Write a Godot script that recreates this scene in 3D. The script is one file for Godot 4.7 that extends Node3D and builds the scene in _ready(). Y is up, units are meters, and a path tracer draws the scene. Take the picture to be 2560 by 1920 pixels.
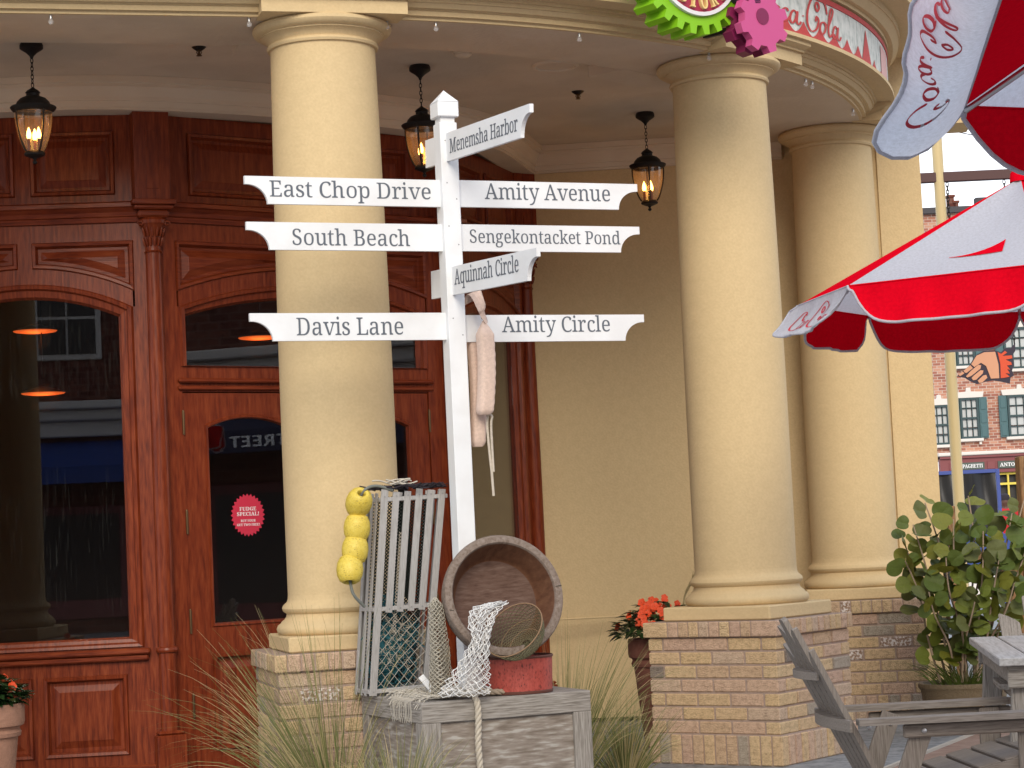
extends Node3D

var M := {}
var TX := {}
var rng := RandomNumberGenerator.new()
var used_names := {}


# ---------------------------------------------------------------- mesh collector
class Sh:
	var v := PackedVector3Array()
	var n := PackedVector3Array()
	var t := PackedVector2Array()
	var ix := PackedInt32Array()
	var xf := Transform3D.IDENTITY

	func add(p: Vector3, nn: Vector3, uv := Vector2.ZERO) -> int:
		v.append(xf * p)
		n.append((xf.basis * nn).normalized())
		t.append(uv)
		return v.size() - 1

	func tri(a: Vector3, b: Vector3, c: Vector3) -> void:
		var nn := (b - a).cross(c - a)
		if nn.length_squared() < 1e-16:
			return
		nn = nn.normalized()
		var i := add(a, nn)
		add(b, nn)
		add(c, nn)
		ix.append_array(PackedInt32Array([i, i + 1, i + 2]))

	func quad(a: Vector3, b: Vector3, c: Vector3, d: Vector3) -> void:
		var nn := (c - a).cross(d - b)
		if nn.length_squared() < 1e-16:
			return
		nn = nn.normalized()
		var i := add(a, nn, Vector2(0, 0))
		add(b, nn, Vector2(1, 0))
		add(c, nn, Vector2(1, 1))
		add(d, nn, Vector2(0, 1))
		ix.append_array(PackedInt32Array([i, i + 1, i + 2, i, i + 2, i + 3]))

	# rows of points; smooth normals
	func grid(rows: Array, close_u := false, close_v := false) -> void:
		var nu := rows.size()
		var nv: int = rows[0].size()
		var acc := PackedVector3Array()
		acc.resize(nu * nv)
		var eu := nu if close_u else nu - 1
		var ev := nv if close_v else nv - 1
		var base := v.size()
		var id := PackedInt32Array()
		for i in eu:
			var i2 := (i + 1) % nu
			for j in ev:
				var j2 := (j + 1) % nv
				var a: Vector3 = rows[i][j]
				var b: Vector3 = rows[i2][j]
				var c: Vector3 = rows[i2][j2]
				var d: Vector3 = rows[i][j2]
				var nn := (c - a).cross(d - b)
				for k in [i * nv + j, i2 * nv + j, i2 * nv + j2, i * nv + j2]:
					acc[k] += nn
				var q0 := base + i * nv + j
				var q1 := base + i2 * nv + j
				var q2 := base + i2 * nv + j2
				var q3 := base + i * nv + j2
				id.append_array(PackedInt32Array([q0, q1, q2, q0, q2, q3]))
		for i in nu:
			for j in nv:
				var nn2 := acc[i * nv + j]
				if nn2.length_squared() < 1e-20:
					nn2 = Vector3.UP
				add(rows[i][j], nn2.normalized(), Vector2(float(i) / maxi(1, nu - 1), float(j) / maxi(1, nv - 1)))
		ix.append_array(id)

	func box(size: Vector3, at := Vector3.ZERO, ch := 0.0, bas := Basis.IDENTITY) -> void:
		var h := size * 0.5
		var old := xf
		xf = xf * Transform3D(bas, at)
		if ch <= 0.0:
			quad(Vector3(-h.x, -h.y, h.z), Vector3(h.x, -h.y, h.z), Vector3(h.x, h.y, h.z), Vector3(-h.x, h.y, h.z))
			quad(Vector3(h.x, -h.y, -h.z), Vector3(-h.x, -h.y, -h.z), Vector3(-h.x, h.y, -h.z), Vector3(h.x, h.y, -h.z))
			quad(Vector3(h.x, -h.y, h.z), Vector3(h.x, -h.y, -h.z), Vector3(h.x, h.y, -h.z), Vector3(h.x, h.y, h.z))
			quad(Vector3(-h.x, -h.y, -h.z), Vector3(-h.x, -h.y, h.z), Vector3(-h.x, h.y, h.z), Vector3(-h.x, h.y, -h.z))
			quad(Vector3(-h.x, h.y, h.z), Vector3(h.x, h.y, h.z), Vector3(h.x, h.y, -h.z), Vector3(-h.x, h.y, -h.z))
			quad(Vector3(-h.x, -h.y, -h.z), Vector3(h.x, -h.y, -h.z), Vector3(h.x, -h.y, h.z), Vector3(-h.x, -h.y, h.z))
		else:
			var c: float = minf(ch, minf(h.x, minf(h.y, h.z)) * 0.9)
			var i := h - Vector3(c, c, c)
			for s in [-1.0, 1.0]:
				quad(Vector3(-i.x * s, -i.y, h.z * s), Vector3(i.x * s, -i.y, h.z * s), Vector3(i.x * s, i.y, h.z * s), Vector3(-i.x * s, i.y, h.z * s))
				quad(Vector3(h.x * s, -i.y, i.z * s), Vector3(h.x * s, -i.y, -i.z * s), Vector3(h.x * s, i.y, -i.z * s), Vector3(h.x * s, i.y, i.z * s))
				quad(Vector3(-i.x, h.y * s, i.z * s), Vector3(i.x, h.y * s, i.z * s), Vector3(i.x, h.y * s, -i.z * s), Vector3(-i.x, h.y * s, -i.z * s))
			for a in [-1.0, 1.0]:
				for b in [-1.0, 1.0]:
					face_out([Vector3(-i.x, h.y * a, i.z * b), Vector3(i.x, h.y * a, i.z * b), Vector3(i.x, i.y * a, h.z * b), Vector3(-i.x, i.y * a, h.z * b)])
					face_out([Vector3(h.x * a, -i.y, i.z * b), Vector3(h.x * a, i.y, i.z * b), Vector3(i.x * a, i.y, h.z * b), Vector3(i.x * a, -i.y, h.z * b)])
					face_out([Vector3(h.x * a, i.y * b, -i.z), Vector3(h.x * a, i.y * b, i.z), Vector3(i.x * a, h.y * b, i.z), Vector3(i.x * a, h.y * b, -i.z)])
					for d in [-1.0, 1.0]:
						face_out([Vector3(h.x * a, i.y * b, i.z * d), Vector3(i.x * a, h.y * b, i.z * d), Vector3(i.x * a, i.y * b, h.z * d)])
		xf = old

	# polygon that should face away from the local origin
	func face_out(p: Array) -> void:
		var nn: Vector3 = (p[1] - p[0]).cross(p[2] - p[0])
		if nn.dot(p[0]) < 0.0:
			p.reverse()
		if p.size() == 3:
			tri(p[0], p[1], p[2])
		else:
			quad(p[0], p[1], p[2], p[3])

	func beam(a: Vector3, b: Vector3, w: float, d: float, up := Vector3.UP, ch := 0.002) -> void:
		var y := (b - a)
		var l := y.length()
		y = y / l
		var x := y.cross(up)
		if x.length() < 0.01:
			x = y.cross(Vector3.RIGHT)
		x = x.normalized()
		var z := x.cross(y)
		box(Vector3(w, l, d), (a + b) * 0.5, ch, Basis(x, y, z))

	func tube(pts: Array, r, sides := 6, caps := true) -> void:
		var m := pts.size()
		if m < 2:
			return
		var rows := []
		var t0: Vector3 = (pts[1] - pts[0]).normalized()
		var up := Vector3.UP if absf(t0.y) < 0.9 else Vector3.RIGHT
		var x := up.cross(t0).normalized()
		for i in m:
			var tg: Vector3
			if i == 0:
				tg = t0
			elif i == m - 1:
				tg = (pts[m - 1] - pts[m - 2]).normalized()
			else:
				tg = (pts[i + 1] - pts[i - 1]).normalized()
			if tg.length() < 0.5:
				tg = t0
			x = (x - tg * x.dot(tg)).normalized()
			var y := tg.cross(x)
			var rr: float = r[i] if r is Array else r
			var row := PackedVector3Array()
			for k in sides:
				var a := TAU * k / sides
				row.append(pts[i] + (x * cos(a) + y * sin(a)) * rr)
			rows.append(row)
		grid(rows, false, true)
		if caps:
			for e in [0, m - 1]:
				var row: PackedVector3Array = rows[e]
				for k in range(1, sides - 1):
					if e == 0:
						tri(row[0], row[k + 1], row[k])
					else:
						tri(row[0], row[k], row[k + 1])

	# profile: array of Vector2(radius, y), bottom to top; creases over 35 degrees
	func lathe(prof: Array, segs := 32, from := 0.0, to := TAU) -> void:
		var start := 0
		for k in range(1, prof.size()):
			var last := k == prof.size() - 1
			var crease := false
			if not last:
				var d0: Vector2 = (prof[k] - prof[k - 1]).normalized()
				var d1: Vector2 = (prof[k + 1] - prof[k]).normalized()
				crease = absf(d0.angle_to(d1)) > 0.6
			if last or crease:
				var rows := []
				for j in range(start, k + 1):
					var row := PackedVector3Array()
					var cnt := segs if is_equal_approx(to - from, TAU) else segs + 1
					for s in cnt:
						var a := from + (to - from) * s / segs
						row.append(Vector3(sin(a) * prof[j].x, prof[j].y, cos(a) * prof[j].x))
					rows.append(row)
				rows.reverse()
				grid(rows, false, is_equal_approx(to - from, TAU))
				start = k

	# profile of Vector2(out, y) swept along a plan path (points) with outward vectors
	func sweep(path: Array, outs: Array, prof: Array, close := false) -> void:
		for k in range(prof.size() - 1):
			var r0 := PackedVector3Array()
			var r1 := PackedVector3Array()
			for i in path.size():
				r0.append(path[i] + outs[i] * prof[k].x + Vector3.UP * prof[k].y)
				r1.append(path[i] + outs[i] * prof[k + 1].x + Vector3.UP * prof[k + 1].y)
			grid([r0, r1], false, close)

	# polygon in the xy plane, from z0 to z1
	func extrude(poly: PackedVector2Array, z0: float, z1: float) -> void:
		if Geometry2D.is_polygon_clockwise(poly):
			poly.reverse()
		var id := Geometry2D.triangulate_polygon(poly)
		for z in [z1, z0]:
			var nn := Vector3(0, 0, 1) if z == z1 else Vector3(0, 0, -1)
			var base := v.size()
			for p in poly:
				add(Vector3(p.x, p.y, z), nn, p)
			for k in range(0, id.size(), 3):
				ix.append_array(PackedInt32Array([base + id[k], base + id[k + 1], base + id[k + 2]]))
		for k in poly.size():
			var a := poly[k]
			var b := poly[(k + 1) % poly.size()]
			quad(Vector3(a.x, a.y, z0), Vector3(b.x, b.y, z0), Vector3(b.x, b.y, z1), Vector3(a.x, a.y, z1))

	func mesh() -> ArrayMesh:
		# make winding agree with the normals, then turn it clockwise for the engine
		var o := PackedInt32Array()
		o.resize(ix.size())
		for k in range(0, ix.size(), 3):
			var a := ix[k]
			var b := ix[k + 1]
			var c := ix[k + 2]
			var g := (v[b] - v[a]).cross(v[c] - v[a])
			o[k] = a
			if g.dot(n[a] + n[b] + n[c]) >= 0.0:
				o[k + 1] = c
				o[k + 2] = b
			else:
				o[k + 1] = b
				o[k + 2] = c
		var arr := []
		arr.resize(Mesh.ARRAY_MAX)
		arr[Mesh.ARRAY_VERTEX] = v
		arr[Mesh.ARRAY_NORMAL] = n
		arr[Mesh.ARRAY_TEX_UV] = t
		arr[Mesh.ARRAY_INDEX] = o
		var m := ArrayMesh.new()
		m.add_surface_from_arrays(Mesh.PRIMITIVE_TRIANGLES, arr)
		return m


# ---------------------------------------------------------------- objects
func numbered(called: String) -> String:
	if not used_names.has(called):
		used_names[called] = 0
		return called
	used_names[called] += 1
	return "%s_%03d" % [called, used_names[called]]


func tag(o: Node, label: String, category: String, group := "") -> Node:
	o.set_meta("label", label)
	o.set_meta("category", category)
	if group != "":
		o.set_meta("group", group)
	return o


func thing(called: String, label: String, category: String, at := Vector3.ZERO, turn := 0.0, group := "") -> Node3D:
	var o := Node3D.new()
	o.name = numbered(called)
	add_child(o)
	o.position = at
	o.rotation.y = turn
	tag(o, label, category, group)
	return o


# a mesh in the parent's own axes
func part(parent: Node, s: Sh, called: String, m: Material) -> MeshInstance3D:
	return meshed(parent, s.mesh(), called, m)


func meshed(parent: Node, me: Mesh, called: String, m: Material) -> MeshInstance3D:
	var o := MeshInstance3D.new()
	o.name = called
	o.mesh = me
	o.material_override = m
	parent.add_child(o, true)
	return o


func structure(called: String, s: Sh, m: Material) -> MeshInstance3D:
	var o := part(self, s, numbered(called), m)
	o.set_meta("kind", "structure")
	return o


func solo(called: String, s: Sh, m: Material, label: String, category: String, at := Vector3.ZERO, turn := 0.0, group := "") -> MeshInstance3D:
	var o := part(self, s, numbered(called), m)
	o.position = at
	o.rotation.y = turn
	tag(o, label, category, group)
	return o


func copy_of(o: Node3D, called: String, label: String, at: Vector3, turn: float) -> Node3D:
	var c: Node3D = o.duplicate()
	c.name = numbered(called)
	add_child(c)
	c.position = at
	c.rotation.y = turn
	c.set_meta("label", label)
	return c


# text laid in the xy plane of xf, its baseline's left end at the origin, width wide and with capitals cap high
func lettering(parent: Node, what: String, face: String, xf: Transform3D, width: float, cap: float, m: Material, depth := 0.002, weight := 400, called := "lettering") -> MeshInstance3D:
	var f := SystemFont.new()
	f.font_names = PackedStringArray([face])
	f.font_weight = weight
	var tm := TextMesh.new()
	tm.font = f
	tm.font_size = 64
	tm.pixel_size = 0.01
	tm.curve_step = 1.0
	tm.depth = 0.01
	tm.horizontal_alignment = HORIZONTAL_ALIGNMENT_LEFT
	tm.text = "H"
	var hb := tm.get_aabb()
	tm.text = what
	var b := tm.get_aabb()
	var sx := width / b.size.x
	var sy := cap / hb.size.y
	var o := meshed(parent, tm, called, m)
	var sc := Transform3D(Basis.from_scale(Vector3(sx, sy, depth / 0.01)), Vector3(-b.position.x * sx, -hb.position.y * sy, depth * 0.5))
	o.transform = xf * sc
	return o


func frame(at: Vector3, x: Vector3, y := Vector3.UP) -> Transform3D:
	x = x.normalized()
	var z := x.cross(y).normalized()
	y = z.cross(x)
	return Transform3D(Basis(x, y, z), at)


func curve(pts: Array, per := 6) -> Array:
	var out := []
	for i in pts.size() - 1:
		var p0 = pts[maxi(0, i - 1)]
		var p1 = pts[i]
		var p2 = pts[i + 1]
		var p3 = pts[mini(pts.size() - 1, i + 2)]
		for k in per:
			var u := float(k) / per
			out.append(0.5 * (2.0 * p1 + (p2 - p0) * u + (2.0 * p0 - 5.0 * p1 + 4.0 * p2 - p3) * u * u + (3.0 * p1 - 3.0 * p2 + p3 - p0) * u * u * u))
	out.append(pts[pts.size() - 1])
	return out


# ---------------------------------------------------------------- materials
func noise_bytes(w: int, h: int, sd: int, freq: float, oct := 4, kind := FastNoiseLite.TYPE_SIMPLEX_SMOOTH) -> PackedByteArray:
	var f := FastNoiseLite.new()
	f.seed = sd
	f.noise_type = kind
	f.frequency = freq
	f.fractal_octaves = oct
	var im := f.get_seamless_image(w, h)
	im.convert(Image.FORMAT_L8)
	return im.get_data()


func ramp_texture(by: PackedByteArray, w: int, h: int, cols: Array, offs: Array) -> ImageTexture:
	var g := Gradient.new()
	g.offsets = PackedFloat32Array(offs)
	g.colors = PackedColorArray(cols)
	var lut := PackedByteArray()
	for k in 256:
		var c := g.sample(k / 255.0)
		lut.append_array(PackedByteArray([c.r8, c.g8, c.b8]))
	var d := PackedByteArray()
	d.resize(w * h * 3)
	for i in w * h:
		var k := by[i] * 3
		d[i * 3] = lut[k]
		d[i * 3 + 1] = lut[k + 1]
		d[i * 3 + 2] = lut[k + 2]
	return ImageTexture.create_from_image(Image.create_from_data(w, h, false, Image.FORMAT_RGB8, d))


func mix_bytes(a: PackedByteArray, b: PackedByteArray, share: float) -> PackedByteArray:
	var o := a.duplicate()
	for i in a.size():
		o[i] = int(a[i] * (1.0 - share) + b[i] * share)
	return o


func grey_texture(by: PackedByteArray, w: int, h: int) -> ImageTexture:
	return ImageTexture.create_from_image(Image.create_from_data(w, h, false, Image.FORMAT_L8, by))


func lin(r: float, g: float, b: float) -> Color:
	return Color(r, g, b).linear_to_srgb()


func mat(called: String, c: Color, rough := 0.8, tex: Texture2D = null, scale := Vector3.ONE, bump: Texture2D = null, depth := 0.0) -> StandardMaterial3D:
	var m := StandardMaterial3D.new()
	m.resource_name = called
	m.albedo_color = c
	m.roughness = rough
	m.cull_mode = BaseMaterial3D.CULL_DISABLED
	if tex != null:
		m.albedo_texture = tex
	if tex != null or bump != null:
		m.uv1_triplanar = true
		m.uv1_world_triplanar = true
		m.uv1_scale = scale
	if bump != null:
		m.heightmap_enabled = true
		m.heightmap_texture = bump
		m.heightmap_scale = depth
	M[called] = m
	return m


func make_materials() -> void:
	var W := 512
	var fine := noise_bytes(W, W, 3, 0.06, 4)
	var mid := noise_bytes(W, W, 9, 0.018, 4)
	var wide := noise_bytes(256, 256, 14, 0.010, 4)
	var grain_a := noise_bytes(W, W, 21, 0.020, 5)
	var grain_b := noise_bytes(W, W, 33, 0.055, 3)
	var grain := mix_bytes(grain_a, grain_b, 0.35)
	var cell := noise_bytes(W, W, 51, 0.03, 3, FastNoiseLite.TYPE_CELLULAR)
	TX.fine = grey_texture(fine, W, W)
	TX.mid = grey_texture(mid, W, W)
	TX.grain = grey_texture(grain, W, W)
	TX.soft = ramp_texture(mix_bytes(mid, fine, 0.4), W, W, [Color(0.88, 0.875, 0.865), Color(1, 1, 1)], [0.2, 0.8])
	TX.plaster = ramp_texture(mix_bytes(mid, fine, 0.6), W, W, [Color(0.955, 0.95, 0.945), Color(1, 1, 1)], [0.25, 0.75])
	TX.cloud = ramp_texture(wide, 256, 256, [Color(0.965, 0.96, 0.955), Color(1, 1, 1)], [0.25, 0.7])
	TX.mahogany = ramp_texture(grain, W, W, [lin(0.105, 0.016, 0.006), lin(0.175, 0.029, 0.009), lin(0.215, 0.040, 0.0125), lin(0.26, 0.058, 0.019)], [0.25, 0.45, 0.6, 0.8])
	TX.grey_wood = ramp_texture(grain, W, W, [lin(0.16, 0.138, 0.118), lin(0.26, 0.232, 0.202), lin(0.33, 0.30, 0.268), lin(0.41, 0.38, 0.345)], [0.22, 0.42, 0.6, 0.85])
	TX.pale_wood = ramp_texture(grain, W, W, [lin(0.31, 0.295, 0.28), lin(0.40, 0.385, 0.375), lin(0.45, 0.435, 0.425)], [0.25, 0.5, 0.8])
	TX.brown_wood = ramp_texture(grain, W, W, [lin(0.16, 0.132, 0.108), lin(0.225, 0.19, 0.16), lin(0.28, 0.242, 0.21)], [0.25, 0.5, 0.8])
	TX.oak = ramp_texture(grain, W, W, [lin(0.12, 0.06, 0.025), lin(0.26, 0.14, 0.06), lin(0.33, 0.19, 0.09)], [0.25, 0.5, 0.8])
	TX.bowl = ramp_texture(mix_bytes(grain, mid, 0.4), W, W, [lin(0.06, 0.026, 0.016), lin(0.105, 0.055, 0.038), lin(0.13, 0.075, 0.055), lin(0.19, 0.13, 0.10)], [0.2, 0.45, 0.62, 0.9])
	TX.bowl_rim = ramp_texture(mix_bytes(grain, mid, 0.4), W, W, [lin(0.13, 0.09, 0.065), lin(0.20, 0.15, 0.118), lin(0.27, 0.215, 0.18)], [0.25, 0.5, 0.8])
	TX.ply = ramp_texture(mix_bytes(mid, grain_a, 0.5), W, W, [lin(0.18, 0.145, 0.115), lin(0.245, 0.202, 0.168), lin(0.29, 0.248, 0.21), lin(0.39, 0.358, 0.32), lin(0.45, 0.42, 0.385)], [0.25, 0.42, 0.56, 0.68, 0.85])
	TX.red_paint = ramp_texture(mix_bytes(cell, fine, 0.55), W, W, [lin(0.05, 0.012, 0.01), lin(0.33, 0.050, 0.035), lin(0.42, 0.068, 0.048), lin(0.47, 0.095, 0.07)], [0.27, 0.335, 0.5, 0.85])
	TX.yellow = ramp_texture(mix_bytes(mid, fine, 0.5), W, W, [lin(0.20, 0.13, 0.03), lin(0.64, 0.46, 0.05), lin(0.70, 0.53, 0.075), lin(0.72, 0.59, 0.16)], [0.26, 0.34, 0.55, 0.85])
	TX.brick = ramp_texture(mix_bytes(fine, mid, 0.5), W, W, [Color(0.72, 0.70, 0.68), Color(0.89, 0.88, 0.87), Color(1, 1, 1), Color(1, 1, 1)], [0.2, 0.4, 0.62, 1.0])
	TX.brick_white = ramp_texture(mix_bytes(cell, mid, 0.5), W, W, [Color(0.55, 0.45, 0.38), Color(0.72, 0.6, 0.5), Color(0.93, 0.9, 0.88)], [0.3, 0.48, 0.56])
	TX.distress = ramp_texture(mix_bytes(grain, mid, 0.5), W, W, [lin(0.36, 0.40, 0.38), lin(0.60, 0.63, 0.60), lin(0.70, 0.72, 0.69)], [0.3, 0.5, 0.7])
	TX.paving = ramp_texture(mix_bytes(mid, fine, 0.4), W, W, [lin(0.14, 0.145, 0.15), lin(0.23, 0.232, 0.235), lin(0.30, 0.30, 0.295)], [0.25, 0.5, 0.8])
	TX.red_paving = ramp_texture(mix_bytes(grain, mid, 0.3), W, W, [lin(0.17, 0.095, 0.065), lin(0.29, 0.18, 0.13), lin(0.40, 0.29, 0.23)], [0.25, 0.5, 0.8])
	TX.far_brick = far_brick()

	mat("stucco", lin(0.655, 0.498, 0.278), 0.9, TX.plaster, Vector3(1.6, 1.6, 1.6), TX.fine, 0.10)
	mat("ceiling", lin(0.66, 0.56, 0.44), 0.9, TX.cloud, Vector3(0.7, 0.7, 0.7), TX.fine, 0.2)
	mat("cream_trim", lin(0.70, 0.60, 0.47), 0.8, TX.cloud, Vector3(0.7, 0.7, 0.7))
	var mh := mat("mahogany", Color(1, 1, 1), 0.34, TX.mahogany, Vector3(3.6, 0.32, 3.6), TX.grain, 0.06)
	mh.metallic_specular = 0.36
	var mg := mat("mahogany_rail", Color(1, 1, 1), 0.34, TX.mahogany, Vector3(0.32, 3.6, 0.32), TX.grain, 0.06)
	mg.metallic_specular = 0.36
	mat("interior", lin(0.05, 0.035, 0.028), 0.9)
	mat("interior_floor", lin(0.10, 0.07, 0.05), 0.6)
	var gl := mat("pane_glass", Color(0.05, 0.06, 0.06, 0.04), 0.0)
	gl.transparency = BaseMaterial3D.TRANSPARENCY_ALPHA
	gl.metallic_specular = 0.5
	var ag := mat("amber_glass", Color(0.50, 0.46, 0.41, 0.20), 0.10, null)
	ag.transparency = BaseMaterial3D.TRANSPARENCY_ALPHA
	var dr := mat("residue", Color(0.45, 0.46, 0.44, 0.06), 0.9)
	dr.transparency = BaseMaterial3D.TRANSPARENCY_ALPHA
	mat("white_paint", lin(0.80, 0.81, 0.82), 0.55, TX.cloud, Vector3(1.3, 1.3, 1.3), TX.fine, 0.05)
	mat("ink", lin(0.10, 0.115, 0.14), 0.6)
	mat("nail", lin(0.28, 0.28, 0.28), 0.5)
	var ir := mat("black_iron", lin(0.014, 0.011, 0.010), 0.5)
	ir.metallic = 0.4
	mat("brass", lin(0.16, 0.10, 0.05), 0.4).metallic = 0.8
	mat("steel", lin(0.55, 0.55, 0.55), 0.3).metallic = 0.9
	mat("grey_wood", Color(1, 1, 1), 0.85, TX.grey_wood, Vector3(3.0, 3.0, 3.0), TX.grain, 0.15)
	local(mat("grey_wood_x", Color(1, 1, 1), 0.85, TX.grey_wood, Vector3(0.5, 9.0, 9.0), TX.grain, 0.15))
	local(mat("grey_wood_y", Color(1, 1, 1), 0.85, TX.grey_wood, Vector3(9.0, 0.5, 9.0), TX.grain, 0.15))
	local(mat("pale_slat", Color(1, 1, 1), 0.85, TX.pale_wood, Vector3(12.0, 0.8, 12.0), TX.grain, 0.1))
	local(mat("chair_wood_x", Color(1, 1, 1), 0.7, TX.brown_wood, Vector3(0.6, 10.0, 10.0), TX.grain, 0.1))
	local(mat("chair_wood_y", Color(1, 1, 1), 0.7, TX.brown_wood, Vector3(10.0, 0.6, 10.0), TX.grain, 0.1))
	local(mat("table_wood", Color(1, 1, 1), 0.75, TX.pale_wood, Vector3(4.0, 4.0, 0.3), TX.grain, 0.1))
	local(mat("plywood", Color(1, 1, 1), 0.85, TX.ply, Vector3(0.7, 4.2, 0.7), TX.grain, 0.1))
	local(mat("oak", Color(1, 1, 1), 0.75, TX.oak, Vector3(6.0, 0.6, 6.0), TX.grain, 0.1))
	local(mat("bowl_wood", Color(1, 1, 1), 0.8, TX.bowl, Vector3(0.9, 3.0, 4.5), TX.grain, 0.15))
	local(mat("bowl_side", lin(1.25, 0.95, 0.62), 0.75, TX.bowl, Vector3(2.0, 1.0, 2.0), TX.grain, 0.15))
	local(mat("bowl_rim", Color(1, 1, 1), 0.85, TX.bowl_rim, Vector3(4.0, 4.0, 4.0), TX.grain, 0.15))
	local(mat("red_paint", Color(1, 1, 1), 0.55, TX.red_paint, Vector3(3.2, 1.6, 3.2), TX.mid, 0.1))
	mat("rust", lin(0.11, 0.035, 0.022), 0.7)
	local(mat("float_yellow", Color(1, 1, 1), 0.5, TX.yellow, Vector3(5.0, 5.0, 5.0), TX.fine, 0.12))
	mat("dark_hole", lin(0.02, 0.025, 0.02), 0.9)
	mat("rope_grey", lin(0.17, 0.18, 0.16), 0.9)
	mat("rope_cream", lin(0.52, 0.46, 0.37), 0.9)
	mat("rope_tan", lin(0.34, 0.27, 0.20), 0.9)
	mat("net_white", lin(0.80, 0.79, 0.77), 0.8)
	mat("net_cream", lin(0.46, 0.42, 0.34), 0.85)
	mat("net_tan", lin(0.55, 0.50, 0.42), 0.85)
	mat("net_dark", lin(0.022, 0.032, 0.026), 0.9)
	mat("net_teal", lin(0.02, 0.13, 0.16), 0.8)
	mat("net_black", lin(0.02, 0.014, 0.02), 0.85)
	mat("twine_green", lin(0.16, 0.14, 0.07), 0.8)
	mat("twine_rust", lin(0.25, 0.15, 0.08), 0.8)
	mat("canvas_pink", lin(0.76, 0.57, 0.47), 0.85, TX.soft, Vector3(5, 5, 5))
	mat("canvas_cream", lin(0.62, 0.54, 0.44), 0.85, TX.soft, Vector3(5, 5, 5))
	mat("mortar", lin(0.46, 0.345, 0.285), 0.95, TX.soft, Vector3(4, 4, 4), TX.fine, 0.3)
	var tones := [[0.65, 0.465, 0.275], [0.66, 0.485, 0.285], [0.60, 0.42, 0.27], [0.62, 0.43, 0.305], [0.58, 0.395, 0.29], [0.67, 0.48, 0.27], [0.42, 0.355, 0.28], [0.26, 0.215, 0.18], [0.60, 0.445, 0.32]]
	for k in tones.size():
		mat("brick_%d" % k, lin(tones[k][0], tones[k][1], tones[k][2]), 0.92, TX.brick, Vector3(3.1, 3.1, 3.1), TX.fine, 0.5)
	mat("brick_w", lin(0.9, 0.88, 0.88), 0.92, TX.brick_white, Vector3(4, 4, 4), TX.fine, 0.5)
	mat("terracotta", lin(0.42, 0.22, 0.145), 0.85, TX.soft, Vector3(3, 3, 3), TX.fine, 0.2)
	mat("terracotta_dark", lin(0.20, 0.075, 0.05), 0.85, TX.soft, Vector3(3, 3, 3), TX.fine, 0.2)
	mat("soil", lin(0.03, 0.02, 0.014), 0.95)
	leafy("petal_red", lin(0.92, 0.10, 0.025), 0.6)
	mat("flower_eye", lin(0.25, 0.01, 0.01), 0.6)
	leafy("leaf_dark", lin(0.022, 0.055, 0.014), 0.35)
	leafy("grape_a", lin(0.16, 0.20, 0.022), 0.65)
	leafy("grape_b", lin(0.10, 0.145, 0.02), 0.65)
	leafy("grape_c", lin(0.20, 0.21, 0.02), 0.65)
	leafy("grape_d", lin(0.14, 0.16, 0.045), 0.65)
	mat("grape_stem", lin(0.36, 0.27, 0.19), 0.8)
	leafy("blade_green", lin(0.145, 0.175, 0.045), 0.6)
	leafy("blade_olive", lin(0.22, 0.21, 0.07), 0.6)
	leafy("blade_straw", lin(0.50, 0.40, 0.20), 0.7)
	leafy("umbrella_red", lin(0.74, 0.003, 0.016), 1.0)
	M.umbrella_red.metallic_specular = 0.0
	leafy("umbrella_white", lin(0.72, 0.72, 0.78), 0.9)
	M.umbrella_white.backlight = Color(0.95, 0.95, 0.95)
	mat("logo_red", lin(0.50, 0.02, 0.04), 0.7)
	mat("banner_white", Color(1, 1, 1), 0.8, TX.distress, Vector3(2.2, 0.9, 2.2))
	mat("banner_red", lin(0.56, 0.058, 0.055), 0.75, TX.soft, Vector3(4, 4, 4))
	mat("banner_pink", lin(0.70, 0.42, 0.40), 0.8)
	mat("gear_green", lin(0.24, 0.56, 0.012), 0.5)
	mat("gear_pink", lin(0.55, 0.08, 0.24), 0.5)
	mat("gear_dark", lin(0.20, 0.012, 0.07), 0.5)
	mat("gear_purple", lin(0.045, 0.012, 0.075), 0.5)
	mat("sign_maroon", lin(0.34, 0.025, 0.065), 0.6)
	mat("sign_yellow", lin(0.80, 0.60, 0.24), 0.6)
	mat("sticker_red", lin(0.62, 0.022, 0.06), 0.6)
	mat("print_white", lin(0.85, 0.84, 0.84), 0.6)
	mat("sky_blue", lin(0.30, 0.55, 0.85), 0.3)
	mat("paving", Color(1, 1, 1), 0.8, TX.paving, Vector3(0.8, 0.8, 0.8), TX.fine, 0.15)
	mat("paving_red", Color(1, 1, 1), 0.85, TX.red_paving, Vector3(0.5, 2.0, 3.2), TX.fine, 0.15)
	mat("joint_pale", lin(0.46, 0.42, 0.36), 0.9)
	mat("far_brick", Color(1, 1, 1), 0.9, TX.far_brick, Vector3(0.5, 0.5, 0.5))
	mat("far_brick_dark", Color(0.62, 0.5, 0.48), 0.9, TX.far_brick, Vector3(0.35, 0.35, 0.35))
	mat("stone_white", lin(0.68, 0.63, 0.58), 0.8)
	mat("shutter_teal", lin(0.055, 0.12, 0.13), 0.6)
	mat("frame_teal", lin(0.025, 0.055, 0.06), 0.6)
	mat("curtain", lin(0.55, 0.57, 0.58), 0.9)
	mat("shop_maroon", lin(0.20, 0.05, 0.055), 0.6)
	mat("shop_sign", lin(0.065, 0.085, 0.07), 0.6)
	mat("shop_yellow", lin(0.72, 0.56, 0.08), 0.6)
	mat("shop_dark", lin(0.02, 0.018, 0.018), 0.4)
	mat("cream_pole", lin(0.58, 0.45, 0.23), 0.5)
	mat("beam_maroon", lin(0.06, 0.014, 0.014), 0.5)
	mat("hand_skin", lin(0.66, 0.33, 0.20), 0.7)
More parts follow.
